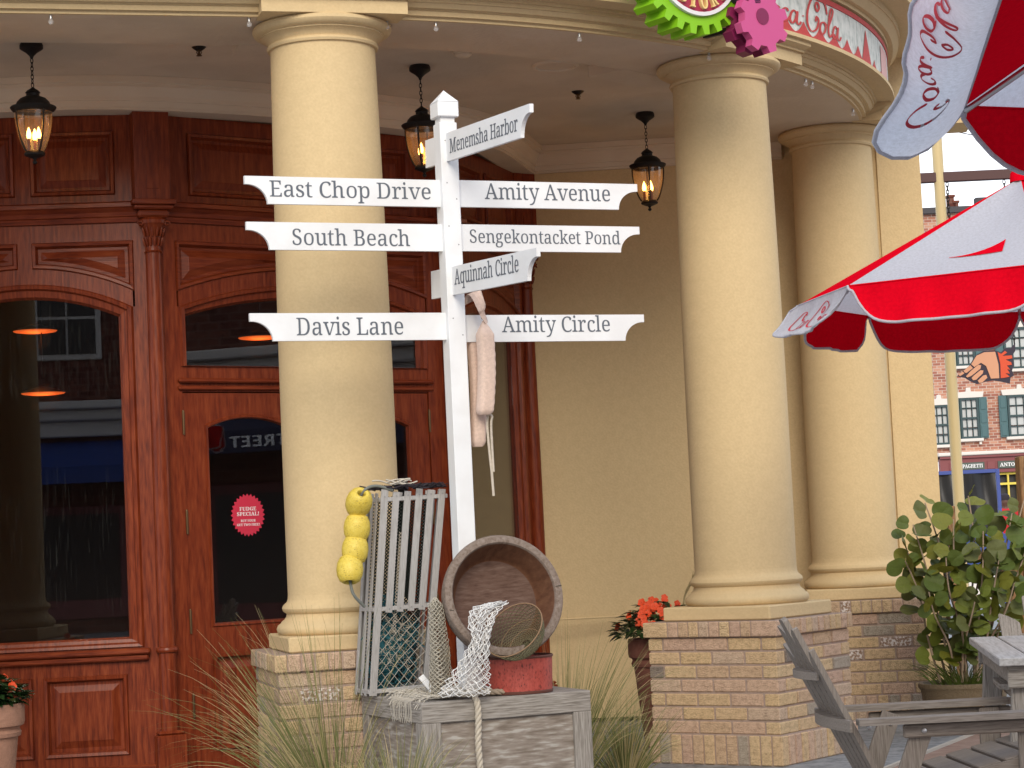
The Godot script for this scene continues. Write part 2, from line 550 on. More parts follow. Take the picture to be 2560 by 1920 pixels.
	mat("hand_cuff", lin(0.68, 0.085, 0.03), 0.7)
	mat("hand_line", lin(0.035, 0.025, 0.045), 0.7)
	mat("black_cloth", lin(0.012, 0.012, 0.014), 0.35)
	mat("blue_frame", lin(0.04, 0.07, 0.28), 0.5)
	mat("board_blue", lin(0.03, 0.07, 0.30), 0.6)
	mat("skin_brown", lin(0.10, 0.045, 0.028), 0.6)
	mat("skin_light", lin(0.45, 0.26, 0.19), 0.6)
	mat("shirt_red", lin(0.45, 0.012, 0.018), 0.85)
	mat("shirt_white", lin(0.7, 0.7, 0.7), 0.85)
	mat("trousers", lin(0.03, 0.03, 0.045), 0.85)
	mat("awning_blue", lin(0.01, 0.05, 0.24), 0.7)
	mat("awning_navy", lin(0.012, 0.018, 0.06), 0.7)
	mat("roof_dark", lin(0.06, 0.055, 0.06), 0.8)
	mat("wicker", lin(0.20, 0.15, 0.09), 0.9, TX.soft, Vector3(6, 6, 6), TX.mid, 0.4)
	var bulb := mat("bulb_glow", Color(1, 0.78, 0.42), 0.5)
	bulb.emission_enabled = true
	bulb.emission = Color(1.0, 0.74, 0.36)
	bulb.emission_energy_multiplier = 6.0
	var pend := mat("pendant_glow", Color(1, 0.6, 0.35), 0.5)
	pend.emission_enabled = true
	pend.emission = Color(1.0, 0.42, 0.16)
	pend.emission_energy_multiplier = 0.3
	var cb := mat("clear_bulb", Color(0.95, 0.95, 0.95, 0.25), 0.05)
	cb.transparency = BaseMaterial3D.TRANSPARENCY_ALPHA


func local(m: StandardMaterial3D) -> StandardMaterial3D:
	m.uv1_world_triplanar = false
	return m


func leafy(called: String, c: Color, rough: float) -> void:
	var m := mat(called, c, rough, TX.soft, Vector3(6, 6, 6))
	m.backlight_enabled = true
	m.backlight = Color(0.5, 0.5, 0.5)


# brickwork of walls too far away to tell the bricks apart: 2 m by 2 m
func far_brick() -> ImageTexture:
	var w := 512
	var im := Image.create(w, w, false, Image.FORMAT_RGB8)
	im.fill(lin(0.52, 0.43, 0.37))
	var r := RandomNumberGenerator.new()
	r.seed = 77
	var cols := [lin(0.40, 0.17, 0.11), lin(0.46, 0.21, 0.14), lin(0.34, 0.13, 0.09), lin(0.5, 0.26, 0.18), lin(0.28, 0.11, 0.08)]
	var rows := 26
	var per := 9
	for j in rows:
		var y0 := int(j * w / float(rows))
		var y1 := int((j + 1) * w / float(rows)) - 3
		for i in per:
			var x0 := int((i + (0.5 if j % 2 == 1 else 0.0)) * w / float(per))
			var c: Color = cols[r.randi_range(0, 4)]
			var ln := int(w / float(per)) - 4
			im.fill_rect(Rect2i(x0 % w, y0, mini(ln, w - x0 % w), y1 - y0), c)
			if x0 % w + ln > w:
				im.fill_rect(Rect2i(0, y0, (x0 % w + ln) - w, y1 - y0), c)
	return ImageTexture.create_from_image(im)


func _ready() -> void:
	rng.seed = 2024
	# ---- camera, sky, sun, exposure
	var cam := Camera3D.new()
	cam.name = "camera"
	cam.fov = 20.02
	cam.near = 0.1
	cam.far = 400.0
	add_child(cam)
	var pitch := deg_to_rad(4.1)
	var roll := deg_to_rad(2.7)
	var u0 := Vector3(0, cos(pitch), sin(pitch))
	var back := Vector3(0, -sin(pitch), cos(pitch))
	cam.transform = Transform3D(Basis(Vector3.RIGHT * cos(roll) - u0 * sin(roll), u0 * cos(roll) + Vector3.RIGHT * sin(roll), back), Vector3(0, 1.29, 0))
	cam.current = true
	var env := Environment.new()
	env.background_mode = Environment.BG_SKY
	env.tonemap_mode = Environment.TONE_MAPPER_LINEAR
	env.tonemap_exposure = 1.95
	env.sdfgi_enabled = true
	env.ssao_enabled = true
	env.ssil_enabled = true
	var sm := ProceduralSkyMaterial.new()
	sm.sky_top_color = Color(0.70, 0.77, 0.87)
	sm.sky_horizon_color = Color(0.985, 0.985, 0.99)
	sm.sky_curve = 0.35
	sm.ground_horizon_color = Color(0.62, 0.60, 0.57)
	sm.ground_bottom_color = Color(0.45, 0.43, 0.40)
	sm.sun_angle_max = 1.0
	var sky := Sky.new()
	sky.sky_material = sm
	env.sky = sky
	var we := WorldEnvironment.new()
	we.name = "environment"
	we.environment = env
	add_child(we)
	var sun := DirectionalLight3D.new()
	sun.name = "sun"
	sun.light_energy = 0.44
	sun.light_color = Color(1.0, 0.965, 0.91)
	sun.light_angular_distance = 32.0
	sun.shadow_enabled = true
	add_child(sun)
	sun.look_at_from_position(Vector3(0.2, 4.9, 9.5), Vector3.ZERO)

	make_materials()
	build_ground()
	build_storefront()
	build_far_street()
	build_street_behind()
	build_lanterns()
	build_pendants()
	build_ceiling_fittings()
	build_signpost()
	build_crate_display()
	build_sticker()
	build_gear_sign()
	build_banner()
	build_umbrellas()
	build_seating()
	build_pots_and_plants()
	build_people()
	print("built")


# ---------------------------------------------------------------- ground
func flat_sheet(poly: Array, y: float) -> Sh:
	var s := Sh.new()
	s.xf = Transform3D(Basis(Vector3.RIGHT, Vector3(0, 0, -1), Vector3.UP), Vector3.ZERO)
	var p := PackedVector2Array()
	for q in poly:
		p.append(Vector2(q.x, -q.y))
	s.extrude(p, y - 0.05, y)
	return s


func build_ground() -> void:
	structure("ground", flat_sheet([Vector2(-200, -200), Vector2(200, -200), Vector2(200, 120), Vector2(-200, 120)], 0.0), M.paving)
	structure("path", flat_sheet([Vector2(2.75, -13.3), Vector2(1.55, -10.85), Vector2(1.0, -7.5), Vector2(9.0, -7.5), Vector2(9.0, -13.3)], 0.006), M.paving_red)
	var s := Sh.new()
	s.beam(Vector3(2.75, 0.006, -13.3), Vector3(1.55, 0.006, -10.85), 0.02, 0.03, Vector3.UP, 0.0)
	s.beam(Vector3(1.55, 0.006, -10.85), Vector3(1.0, 0.006, -7.5), 0.02, 0.03, Vector3.UP, 0.0)
	structure("path_edge", s, M.joint_pale)


# ---------------------------------------------------------------- the storefront
const HUB := Vector3(-1.97, 0, -15.22)
const ANG_A := 14.6
const P0 := Vector3(-3.51, 0, -12.42)
const P1 := Vector3(-2.05, 0, -12.55)
const P2 := Vector3(-0.40, 0, -13.77)
const P3 := Vector3(0.118, 0, -15.30)
const SOFFIT := 3.98
const CEIL := 4.05
var store: Node3D


# plan of the colonnade: round from column A to the wall, straight to the other side of A
func ring_at(ang: float, r: float) -> Vector3:
	if ang >= ANG_A:
		return HUB + ring_out(ang) * r
	var o := ring_out(ANG_A)
	return HUB + o * r + Vector3(-o.z, 0, o.x) * deg_to_rad(ANG_A - ang) * 4.26


func ring_out(ang: float) -> Vector3:
	var a := deg_to_rad(maxf(ang, ANG_A))
	return Vector3(sin(a), 0, cos(a))


func ring_sweep(s: Sh, from: float, to: float, prof: Array, n := 48) -> void:
	var path := []
	var outs := []
	for k in n + 1:
		var a := lerpf(from, to, float(k) / n)
		path.append(ring_at(a, 0.0))
		outs.append(ring_out(a))
	s.sweep(path, outs, prof)


# a part given in world coordinates
func wpart(parent: Node3D, s: Sh, called: String, m: Material) -> MeshInstance3D:
	var o := part(parent, s, called, m)
	o.position = -parent.position
	return o


func build_storefront() -> void:
	store = thing("storefront_building", "cream stucco storefront with round columned porch and dark mahogany doors", "building", Vector3(-1.0, 0, -15.0))
	columns_and_piers()
	entablature()
	walls()
	wood_front()


func columns_and_piers() -> void:
	var shaft := [Vector2(0.292, 1.04)]
	for k in 13:
		var u := k / 12.0
		shaft.append(Vector2(0.290 - 0.020 * u - 0.008 * sin(u * PI) * -1.0, 1.06 + u * 2.80))
	var cap := [Vector2(0.268, 3.850), Vector2(0.284, 3.853), Vector2(0.289, 3.865), Vector2(0.284, 3.876), Vector2(0.276, 3.880), Vector2(0.279, 3.888), Vector2(0.292, 3.905), Vector2(0.312, 3.916), Vector2(0.318, 3.917), Vector2(0.318, 3.924), Vector2(0.336, 3.928), Vector2(0.352, 3.938), Vector2(0.360, 3.952), Vector2(0.358, 3.966), Vector2(0.348, 3.976), Vector2(0.332, 3.985)]
	var foot := [Vector2(0.318, 0.862), Vector2(0.338, 0.868), Vector2(0.350, 0.882), Vector2(0.353, 0.898), Vector2(0.346, 0.915), Vector2(0.330, 0.926), Vector2(0.326, 0.934), Vector2(0.314, 0.942), Vector2(0.303, 0.956), Vector2(0.300, 0.972), Vector2(0.306, 0.976), Vector2(0.317, 0.984), Vector2(0.322, 0.998), Vector2(0.318, 1.012), Vector2(0.308, 1.022), Vector2(0.298, 1.030), Vector2(0.292, 1.045), Vector2(0.290, 1.065)]
	var s1 := Sh.new()
	s1.lathe(shaft, 64)
	var m1 := s1.mesh()
	var s2 := Sh.new()
	s2.lathe(cap, 64)
	var m2 := s2.mesh()
	var s3 := Sh.new()
	s3.lathe(foot, 64)
	var m3 := s3.mesh()
	var s4 := Sh.new()
	s4.box(Vector3(0.70, 0.078, 0.70), Vector3(0, 0.828, 0), 0.008)
	var m4 := s4.mesh()
	var spots := [[-16.0, 14.6], [14.6, 14.6], [49.8, 53.0], [84.3, 84.0]]
	for sp in spots:
		var at := ring_at(sp[0], 4.258)
		var c := meshed(store, m1, "column", M.stucco)
		c.position = at - store.position
		meshed(c, m2, "capital", M.stucco)
		meshed(c, m3, "base", M.stucco)
		var pl := meshed(c, m4, "plinth", M.stucco)
		pl.rotation.y = deg_to_rad(sp[1])
		brick_pier(at, deg_to_rad(sp[1]))


var brick_sizes := {}


func brick_mesh(size: Vector3) -> ArrayMesh:
	var key := "%.3f %.3f %.3f" % [size.x, size.y, size.z]
	if not brick_sizes.has(key):
		var s := Sh.new()
		s.box(size, Vector3.ZERO, 0.005)
		brick_sizes[key] = s.mesh()
	return brick_sizes[key]


func lay(parent: Node3D, size: Vector3, at: Vector3, turn: float, dull := 0.0) -> void:
	var pick: int
	var r := rng.randf()
	if r < 0.018:
		pick = 7
	elif r < 0.075 + dull:
		pick = 6
	elif r < 0.095 + dull:
		pick = -1
	else:
		pick = [0, 0, 1, 1, 2, 3, 3, 4, 5, 8][rng.randi_range(0, 9)]
	var m: Material = M.brick_w if pick < 0 else M["brick_%d" % pick]
	var o := meshed(parent, brick_mesh(size), "brick", m)
	o.transform = Transform3D(Basis(Vector3.UP, turn + rng.randf_range(-0.006, 0.006)), at + Basis(Vector3.UP, turn) * Vector3(0, 0, rng.randf_range(-0.002, 0.002)))


# one course of bricks round a square: long sides on the faces `first` and its opposite
func course(parent: Node3D, side: float, y: float, h: float, wide: float, deep: float, gap: float, first: int) -> void:
	for f in 4:
		var turn := f * PI / 2
		var full := f % 2 == first
		var run := side if full else side - 2.0 * deep - 2.0 * gap
		var n := maxi(1, int(round((run + gap) / (wide + gap))))
		var w := (run + gap) / n - gap
		for i in n:
			var x := -run * 0.5 + (w + gap) * i + w * 0.5
			lay(parent, Vector3(snappedf(w, 0.001), h, deep), Basis(Vector3.UP, turn) * Vector3(x, y, side * 0.5 - deep * 0.5), turn)


func brick_pier(at: Vector3, turn: float) -> void:
	var s := Sh.new()
	s.box(Vector3(0.814, 0.54, 0.814), Vector3(0, 0.435, 0))
	s.box(Vector3(0.846, 0.172, 0.846), Vector3(0, 0.084, 0))
	s.box(Vector3(0.856, 0.082, 0.856), Vector3(0, 0.746, 0))
	var p := part(store, s, "brick_pier", M.mortar)
	p.position = at - store.position
	p.rotation.y = turn
	for k in 7:
		course(p, 0.83, 0.165 + 0.0764 * (k + 0.5), 0.0655, 0.2, 0.09, 0.011, k % 2)
	course(p, 0.87, 0.7445, 0.083, 0.060, 0.16, 0.007, 0)
	course(p, 0.862, 0.083, 0.160, 0.062, 0.07, 0.009, 1)


func entablature() -> void:
	var s := Sh.new()
	var prof := [Vector2(4.45, SOFFIT), Vector2(4.47, SOFFIT), Vector2(4.47, SOFFIT + 0.018), Vector2(4.495, SOFFIT + 0.018), Vector2(4.495, SOFFIT + 0.046), Vector2(4.505, SOFFIT + 0.046), Vector2(4.505, SOFFIT + 0.052), Vector2(4.525, SOFFIT + 0.052), Vector2(4.545, SOFFIT + 0.075), Vector2(4.555, SOFFIT + 0.075), Vector2(4.555, SOFFIT + 0.095), Vector2(4.57, SOFFIT + 0.095), Vector2(4.57, SOFFIT + 0.112), Vector2(4.63, SOFFIT + 0.112), Vector2(4.69, SOFFIT + 0.118), Vector2(4.69, SOFFIT + 0.14), Vector2(4.64, SOFFIT + 0.14), Vector2(4.64, 4.42), Vector2(4.67, 4.42), Vector2(4.67, 4.445), Vector2(4.70, 4.445), Vector2(4.74, 4.49), Vector2(4.75, 4.49), Vector2(4.75, 4.53), Vector2(4.90, 4.54), Vector2(4.90, 4.62), Vector2(4.94, 4.62), Vector2(4.99, 4.70), Vector2(4.99, 4.76), Vector2(4.2, 4.9)]
	ring_sweep(s, -75.0, 92.0, prof, 72)
	var e := wpart(store, s, "entablature", M.stucco)
	var so := Sh.new()
	ring_sweep(so, -75.0, 92.0, [Vector2(3.85, CEIL + 0.02), Vector2(3.85, SOFFIT), Vector2(4.45, SOFFIT)], 72)
	for ang in [-16.0, 14.6, 49.8, 84.3]:
		so.box(Vector3(0.76, 0.066, 0.26), ring_at(ang, 3.73) + Vector3.UP * (SOFFIT + 0.031), 0.0, Basis(Vector3.UP, deg_to_rad(maxf(ang, ANG_A))))
	wpart(store, so, "soffit", M.ceiling)
	for ang in [-16.0, 14.6, 49.8, 84.3]:
		var half := rad_to_deg(0.36 / 4.26)
		var b := Sh.new()
		var top := [Vector2(4.40, SOFFIT - 0.004), Vector2(4.60, SOFFIT - 0.004), Vector2(4.60, SOFFIT + 0.066), Vector2(4.62, SOFFIT + 0.066), Vector2(4.62, SOFFIT + 0.078), Vector2(4.64, SOFFIT + 0.084), Vector2(4.665, SOFFIT + 0.094), Vector2(4.665, SOFFIT + 0.115), Vector2(4.5, SOFFIT + 0.115)]
		ring_sweep(b, ang - half, ang + half, top, 8)
		for e2 in [ang - half, ang + half]:
			var pts := []
			for q in top:
				pts.append(ring_at(e2, q.x) + Vector3.UP * q.y)
			for k in range(1, pts.size() - 1):
				b.tri(pts[0], pts[k], pts[k + 1])
		var o := part(e, b, "block", M.stucco)
		o.position = Vector3.ZERO
	# porch ceiling
	var poly := []
	for k in 41:
		var q := ring_at(lerpf(-90.0, 92.0, k / 40.0), 4.05)
		poly.append(Vector2(q.x, q.z))
	poly.append_array([Vector2(2.8, -15.3), Vector2(2.8, -21.0), Vector2(-10.0, -21.0), Vector2(-10.0, -9.1)])
	var c := Sh.new()
	c.xf = Transform3D(Basis(Vector3.RIGHT, Vector3(0, 0, -1), Vector3.UP), Vector3.ZERO)
	var p2 := PackedVector2Array()
	for q in poly:
		p2.append(Vector2(q.x, -q.y))
	c.extrude(p2, CEIL, CEIL + 0.12)
	wpart(store, c, "ceiling", M.ceiling)
	var rf := Sh.new()
	rf.xf = c.xf
	rf.extrude(p2, 4.80, 4.9)
	wpart(store, rf, "roof", M.stucco)


func wall_slab(s: Sh, a: Vector3, b: Vector3, y0: float, y1: float, thick: float) -> void:
	var d := (b - a)
	var l := d.length()
	d = d / l
	var o := d.cross(Vector3.UP).normalized()   # away from the room for a wall drawn from its left to its right end as seen from outside
	s.box(Vector3(l, y1 - y0, thick), (a + b) * 0.5 - o * thick * 0.5 + Vector3.UP * (y0 + y1) * 0.5, 0.0, Basis(d, Vector3.UP, o))


func walls() -> void:
	var we := Vector3(2.92, 0, -15.07)
	var s := Sh.new()
	wall_slab(s, P3, we, 0.03, CEIL, 0.3)
	wpart(store, s, "wall", M.stucco)
	var da := Sh.new()
	var off := Vector3(-0.08, 0, 1.0).normalized() * 0.018
	wall_slab(da, P3 + off + Vector3(0.05, 0, 0), we + off, 0.03, 0.725, 0.018)
	da.box(Vector3(2.86, 0.012, 0.03), (P3 + we) * 0.5 + Vector3(0.02, 0.73, 0.012), 0.004, Basis(Vector3.UP, 0.082))
	wpart(store, da, "dado", M.stucco)
	# upper storey beside the drum
	var u := Sh.new()
	wall_slab(u, Vector3(0.8, 0, -15.28), Vector3(2.92, 0, -15.08), 4.17, 8.5, 0.4)
	wall_slab(u, Vector3(2.99, 0, -15.07), Vector3(3.3, 0, -15.04), 4.05, 8.5, 0.4)
	wall_slab(u, Vector3(2.92, 0, -15.09), Vector3(2.99, 0, -15.08), 4.05, 4.70, 0.4)
	wall_slab(u, Vector3(2.92, 0, -15.09), Vector3(2.99, 0, -15.08), 5.6, 8.5, 0.4)
	wpart(store, u, "upper_wall", M.stucco)
	var bl := Sh.new()
	bl.box(Vector3(0.07, 0.9, 0.02), Vector3(2.955, 5.15, -15.13))
	wpart(store, bl, "window", M.sky_blue)
	for y in [4.09, 4.54]:
		var b := Sh.new()
		b.box(Vector3(1.2, 0.03, 0.10), Vector3(2.40, y + 0.045, -15.06), 0.006, Basis(Vector3.UP, 0.095))
		b.box(Vector3(1.2, 0.03, 0.07), Vector3(2.40, y + 0.012, -15.065), 0.006, Basis(Vector3.UP, 0.095))
		wpart(store, b, "string_course", M.stucco)
	# the rest of the shell
	var r := Sh.new()
	wall_slab(r, we, Vector3(2.92, 0, -21.0), 0.0, 4.8, 0.3)
	wall_slab(r, Vector3(2.92, 0, -21.0), Vector3(-10.0, 0, -21.0), 0.0, 4.8, 0.3)
	wall_slab(r, Vector3(-10.0, 0, -21.0), Vector3(-10.0, 0, -12.0), 0.0, 4.8, 0.3)
	wall_slab(r, Vector3(-10.0, 0, -12.0), Vector3(-4.98, 0, -12.30), 0.0, CEIL, 0.3)
	wpart(store, r, "outer_wall", M.stucco)
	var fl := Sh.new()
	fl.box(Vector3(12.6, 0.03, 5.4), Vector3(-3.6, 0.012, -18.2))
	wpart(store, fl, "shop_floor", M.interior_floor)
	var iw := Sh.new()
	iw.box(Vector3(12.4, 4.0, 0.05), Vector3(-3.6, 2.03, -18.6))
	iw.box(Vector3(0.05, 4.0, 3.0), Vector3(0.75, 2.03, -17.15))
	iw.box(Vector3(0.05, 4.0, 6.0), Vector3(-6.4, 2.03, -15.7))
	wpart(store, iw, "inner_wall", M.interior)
	# crown moulding: along the bowed wood front and the stucco wall
	var front := curve([P0 + (P0 - P1), P0, P1, P2, P3, P3 + Vector3(0.25, 0, -1.2)], 10)
	front = front.slice(10, 41)
	var outs := []
	for k in front.size():
		var t: Vector3 = front[mini(k + 1, front.size() - 1)] - front[maxi(k - 1, 0)]
		outs.append(t.cross(Vector3.UP).normalized())
	var cr := [Vector2(-0.05, 3.868), Vector2(0.115, 3.868), Vector2(0.115, 3.885), Vector2(0.122, 3.885), Vector2(0.128, 3.915), Vector2(0.138, 3.918), Vector2(0.142, 3.94), Vector2(0.16, 3.972), Vector2(0.175, 3.99), Vector2(0.18, 3.99), Vector2(0.18, 4.008), Vector2(0.20, 4.012), Vector2(0.20, 4.049)]
	var cs := Sh.new()
	cs.sweep(front, outs, cr)
	var cw := [Vector2(0.0, 3.868), Vector2(0.02, 3.868), Vector2(0.02, 3.885), Vector2(0.035, 3.885), Vector2(0.04, 3.915), Vector2(0.052, 3.918), Vector2(0.058, 3.94), Vector2(0.08, 3.972), Vector2(0.098, 3.99), Vector2(0.105, 3.99), Vector2(0.105, 4.008), Vector2(0.125, 4.012), Vector2(0.125, 4.049)]
	var wo := Vector3(-0.08, 0, 1.0).normalized()
	cs.sweep([P3 + Vector3(-0.05, 0, 0), P3.lerp(we, 0.66)], [wo, wo], cw)
	wpart(store, cs, "crown_moulding", M.cream_trim)


# ---- mahogany front
func arch_y(x: float, a: float, ys: float, rise: float) -> float:
	var r := (a * a + rise * rise) / (2.0 * rise)
	return ys + rise - r + sqrt(maxf(0.0, r * r - x * x))


func arched(c: float, a: float, y0: float, ys: float, rise: float) -> PackedVector2Array:
	var p := PackedVector2Array([Vector2(c - a, y0), Vector2(c + a, y0)])
	for k in 21:
		var x := lerpf(a, -a, k / 20.0)
		p.append(Vector2(c + x, arch_y(x, a, ys, rise)))
	return p


# raised panel: `loop` gives the outline inset by d
func raised_panel(loop: Callable) -> Sh:
	var s := Sh.new()
	var steps := [[0.0, 0.004], [0.006, 0.016], [0.022, 0.013], [0.028, -0.006], [0.034, -0.022], [0.052, -0.022], [0.088, -0.006], [0.092, -0.003]]
	var prev := []
	for st in steps:
		var cur := []
		for p in loop.call(st[0]):
			cur.append(Vector3(p.x, p.y, st[1]))
		if not prev.is_empty():
			for k in cur.size():
				var k2: int = (k + 1) % cur.size()
				s.quad(prev[k], prev[k2], cur[k2], cur[k])
		prev = cur
	var poly := PackedVector2Array()
	for p in prev:
		poly.append(Vector2(p.x, p.y))
	if Geometry2D.is_polygon_clockwise(poly):
		poly.reverse()
	var id := Geometry2D.triangulate_polygon(poly)
	for k in range(0, id.size(), 3):
		s.tri(Vector3(poly[id[k]].x, poly[id[k]].y, -0.003), Vector3(poly[id[k + 1]].x, poly[id[k + 1]].y, -0.003), Vector3(poly[id[k + 2]].x, poly[id[k + 2]].y, -0.003))
	return s


func rect_loop(x0: float, x1: float, y0: float, y1: float) -> Callable:
	return func(d: float) -> Array: return [Vector2(x0 + d, y0 + d), Vector2(x1 - d, y0 + d), Vector2(x1 - d, y1 - d), Vector2(x0 + d, y1 - d)]


# panel over an arch, from xi (towards the middle) to xo, both measured from c
func spandrel_loop(c: float, side: float, xi: float, xo: float, a: float, ys: float, rise: float, top: float) -> Callable:
	return func(d: float) -> Array:
		var out := []
		for k in 9:
			var x := lerpf(xi + d, xo - d, k / 8.0)
			out.append(Vector2(c + side * x, minf(arch_y(x, a, ys, rise) + d * 1.03, top - d - 0.001)))
		out.append(Vector2(c + side * (xo - d), top - d))
		out.append(Vector2(c + side * (xi + d), top - d))
		if side < 0.0:
			out.reverse()
		return out


func box2(s: Sh, x0: float, x1: float, y0: float, y1: float, z0: float, z1: float, ch := 0.0) -> void:
	s.box(Vector3(x1 - x0, y1 - y0, z1 - z0), Vector3((x0 + x1) * 0.5, (y0 + y1) * 0.5, (z0 + z1) * 0.5), ch)


func under_arch_strip(s: Sh, c: float, side: float, x0: float, x1: float, low: Callable, high: Callable, z0: float, z1: float) -> void:
	var lo := []
	var hi := []
	for k in 11:
		var x := lerpf(x0, x1, k / 10.0)
		lo.append(Vector2(c + side * x, low.call(x)))
		hi.append(Vector2(c + side * x, high.call(x)))
	hi.reverse()
	lo.append_array(hi)
	s.extrude(PackedVector2Array(lo), z0, z1)


func wood_bay(a: Vector3, b: Vector3, called: String, ga: float, oa: float, up_out: float, low: bool) -> MeshInstance3D:
	var w := a.distance_to(b)
	var c := w * 0.5
	var s := Sh.new()
	var z0 := -0.10
	# upper panels between rails
	var po := oa + 0.012
	box2(s, 0, w, 3.775, 3.87, z0, 0)
	box2(s, 0, w, 3.30, 3.40, z0, 0)
	box2(s, 0, c - up_out, 3.40, 3.775, z0, 0)
	box2(s, c + up_out, w, 3.40, 3.775, z0, 0)
	box2(s, c - 0.045, c + 0.045, 3.40, 3.775, z0, 0)
	box2(s, c - up_out, c + up_out, 3.40, 3.775, z0, -0.035)
	# field over the arch
	box2(s, 0, w, 3.13, 3.30, z0, 0)
	var y_low := 0.0 if low else 2.39
	box2(s, 0, c - po, y_low, 3.13, z0, 0)
	box2(s, c + po, w, y_low, 3.13, z0, 0)
	for side in [-1.0, 1.0]:
		var f_open := func(x: float) -> float: return arch_y(x, oa, 2.742, 0.15) if x < oa - 0.0005 else 2.742
		var f_pan := func(x: float) -> float: return arch_y(minf(x, po), po, 2.832, 0.148)
		var f_top := func(_x: float) -> float: return 3.13
		under_arch_strip(s, c, side, 0.04, oa, f_open, f_pan, z0, 0)
		under_arch_strip(s, c, side, 0.0, 0.04, f_open, f_top, z0, 0)
		under_arch_strip(s, c, side, 0.04, po, f_pan, f_top, z0, -0.035)
		if low:
			box2(s, c + side * oa if side > 0 else c - po, c + po if side > 0 else c - oa, 0.78, 2.742, z0, 0)
		else:
			box2(s, c + side * oa if side > 0 else c - po, c + po if side > 0 else c - oa, 2.39, 2.742, z0, 0)
	if low:
		box2(s, c - po, c + po, 0.63, 0.78, z0, 0)
		box2(s, c - po, c + po, 0.0, 0.172, z0, 0)
		box2(s, c - po, c - 0.507, 0.172, 0.63, z0, 0)
		box2(s, c + 0.507, c + po, 0.172, 0.63, z0, 0)
		box2(s, c - 0.03, c + 0.03, 0.172, 0.63, z0, 0)
		box2(s, c - 0.507, c + 0.507, 0.172, 0.63, z0, -0.035)
	var bay := part(store, s, called, M.mahogany)
	bay.transform = Transform3D(Basis((b - a) / w, Vector3.UP, ((b - a) / w).cross(Vector3.UP)), a - store.position)
	for side in [-1.0, 1.0]:
		part(bay, raised_panel(spandrel_loop(c, side, 0.04, po, po, 2.832, 0.148, 3.13)), "panel", M.mahogany_rail)
		var x0: float = c + (0.045 if side > 0 else -up_out)
		var x1: float = c + (up_out if side > 0 else -0.045)
		part(bay, raised_panel(rect_loop(x0, x1, 3.40, 3.775)), "panel", M.mahogany)
		if low:
			part(bay, raised_panel(rect_loop(c + (0.03 if side > 0 else -0.507), c + (0.507 if side > 0 else -0.03), 0.172, 0.63)), "panel", M.mahogany)
	# ledge under the upper panels
	var l := Sh.new()
	var pr := [Vector2(0.0, 3.235), Vector2(0.02, 3.235), Vector2(0.024, 3.262), Vector2(0.035, 3.268), Vector2(0.04, 3.29), Vector2(0.062, 3.312), Vector2(0.075, 3.318), Vector2(0.075, 3.340), Vector2(0.05, 3.352), Vector2(0.0, 3.358)]
	l.sweep([Vector3(0, 0, 0), Vector3(w, 0, 0)], [Vector3(0, 0, 1), Vector3(0, 0, 1)], pr)
	part(bay, l, "ledge", M.mahogany_rail)
	# sash: the moulded frame round the glass
	var f := Sh.new()
	var gy := 0.84 if low else 2.40
	var rings := [[oa, 0.15, 2.742, 0.78 if low else 2.39, 0.0], [oa - 0.012, 0.147, 2.738, 0.785 if low else 2.392, 0.014], [oa - 0.034, 0.14, 2.726, 0.80 if low else 2.394, 0.010], [oa - 0.042, 0.135, 2.722, 0.81 if low else 2.396, -0.014], [ga + 0.016, 0.12, 2.70, gy - 0.012, -0.018], [ga, 0.116, 2.69, gy, -0.045]]
	var prev := PackedVector2Array()
	var pz := 0.0
	for rg in rings:
		var cur := arched(c, rg[0], rg[3], rg[2], rg[1])
		if prev.size() > 0:
			for k in cur.size():
				var k2 := (k + 1) % cur.size()
				f.quad(Vector3(prev[k].x, prev[k].y, pz), Vector3(prev[k2].x, prev[k2].y, pz), Vector3(cur[k2].x, cur[k2].y, rg[4]), Vector3(cur[k].x, cur[k].y, rg[4]))
		prev = cur
		pz = rg[4]
	part(bay, f, "sash", M.mahogany)
	var g := Sh.new()
	g.extrude(arched(c, ga + 0.004, gy - 0.004, 2.693, 0.116), -0.052, -0.044)
	part(bay, g, "pane", M.pane_glass)
	if low and absf(w - 1.466) < 0.02:
		# dried water streaks on the outside of the glass
		var rs := Sh.new()
		for k in 620:
			var x := c + rng.randf_range(-ga + 0.01, ga - 0.01)
			var y := rng.randf_range(0.88, 1.75) if k < 250 else rng.randf_range(2.2, 2.7)
			if x > c + 0.2 and rng.randf() < 0.6:
				continue
			var hh := rng.randf_range(0.02, 0.16)
			var ww := rng.randf_range(0.0006, 0.0028)
			var dx := rng.randf_range(-0.004, 0.004)
			rs.quad(Vector3(x - ww, y, -0.0425), Vector3(x + ww, y, -0.0425), Vector3(x + ww * 0.5 + dx, y + hh, -0.0425), Vector3(x - ww * 0.5 + dx, y + hh, -0.0425))
		part(bay, rs, "water_streaks", M.residue).set_meta("kind", "stuff")
	if low:
		var si := Sh.new()
		box2(si, c - po - 0.02, c + po + 0.02, 0.742, 0.776, 0.0, 0.062, 0.008)
		box2(si, c - po - 0.01, c + po + 0.01, 0.706, 0.742, 0.0, 0.040, 0.008)
		part(bay, si, "sill", M.mahogany_rail)
		var sk := Sh.new()
		box2(sk, 0.0, w, 0.0, 0.115, 0.0, 0.02, 0.005)
		part(bay, sk, "skirting", M.mahogany_rail)
	return bay


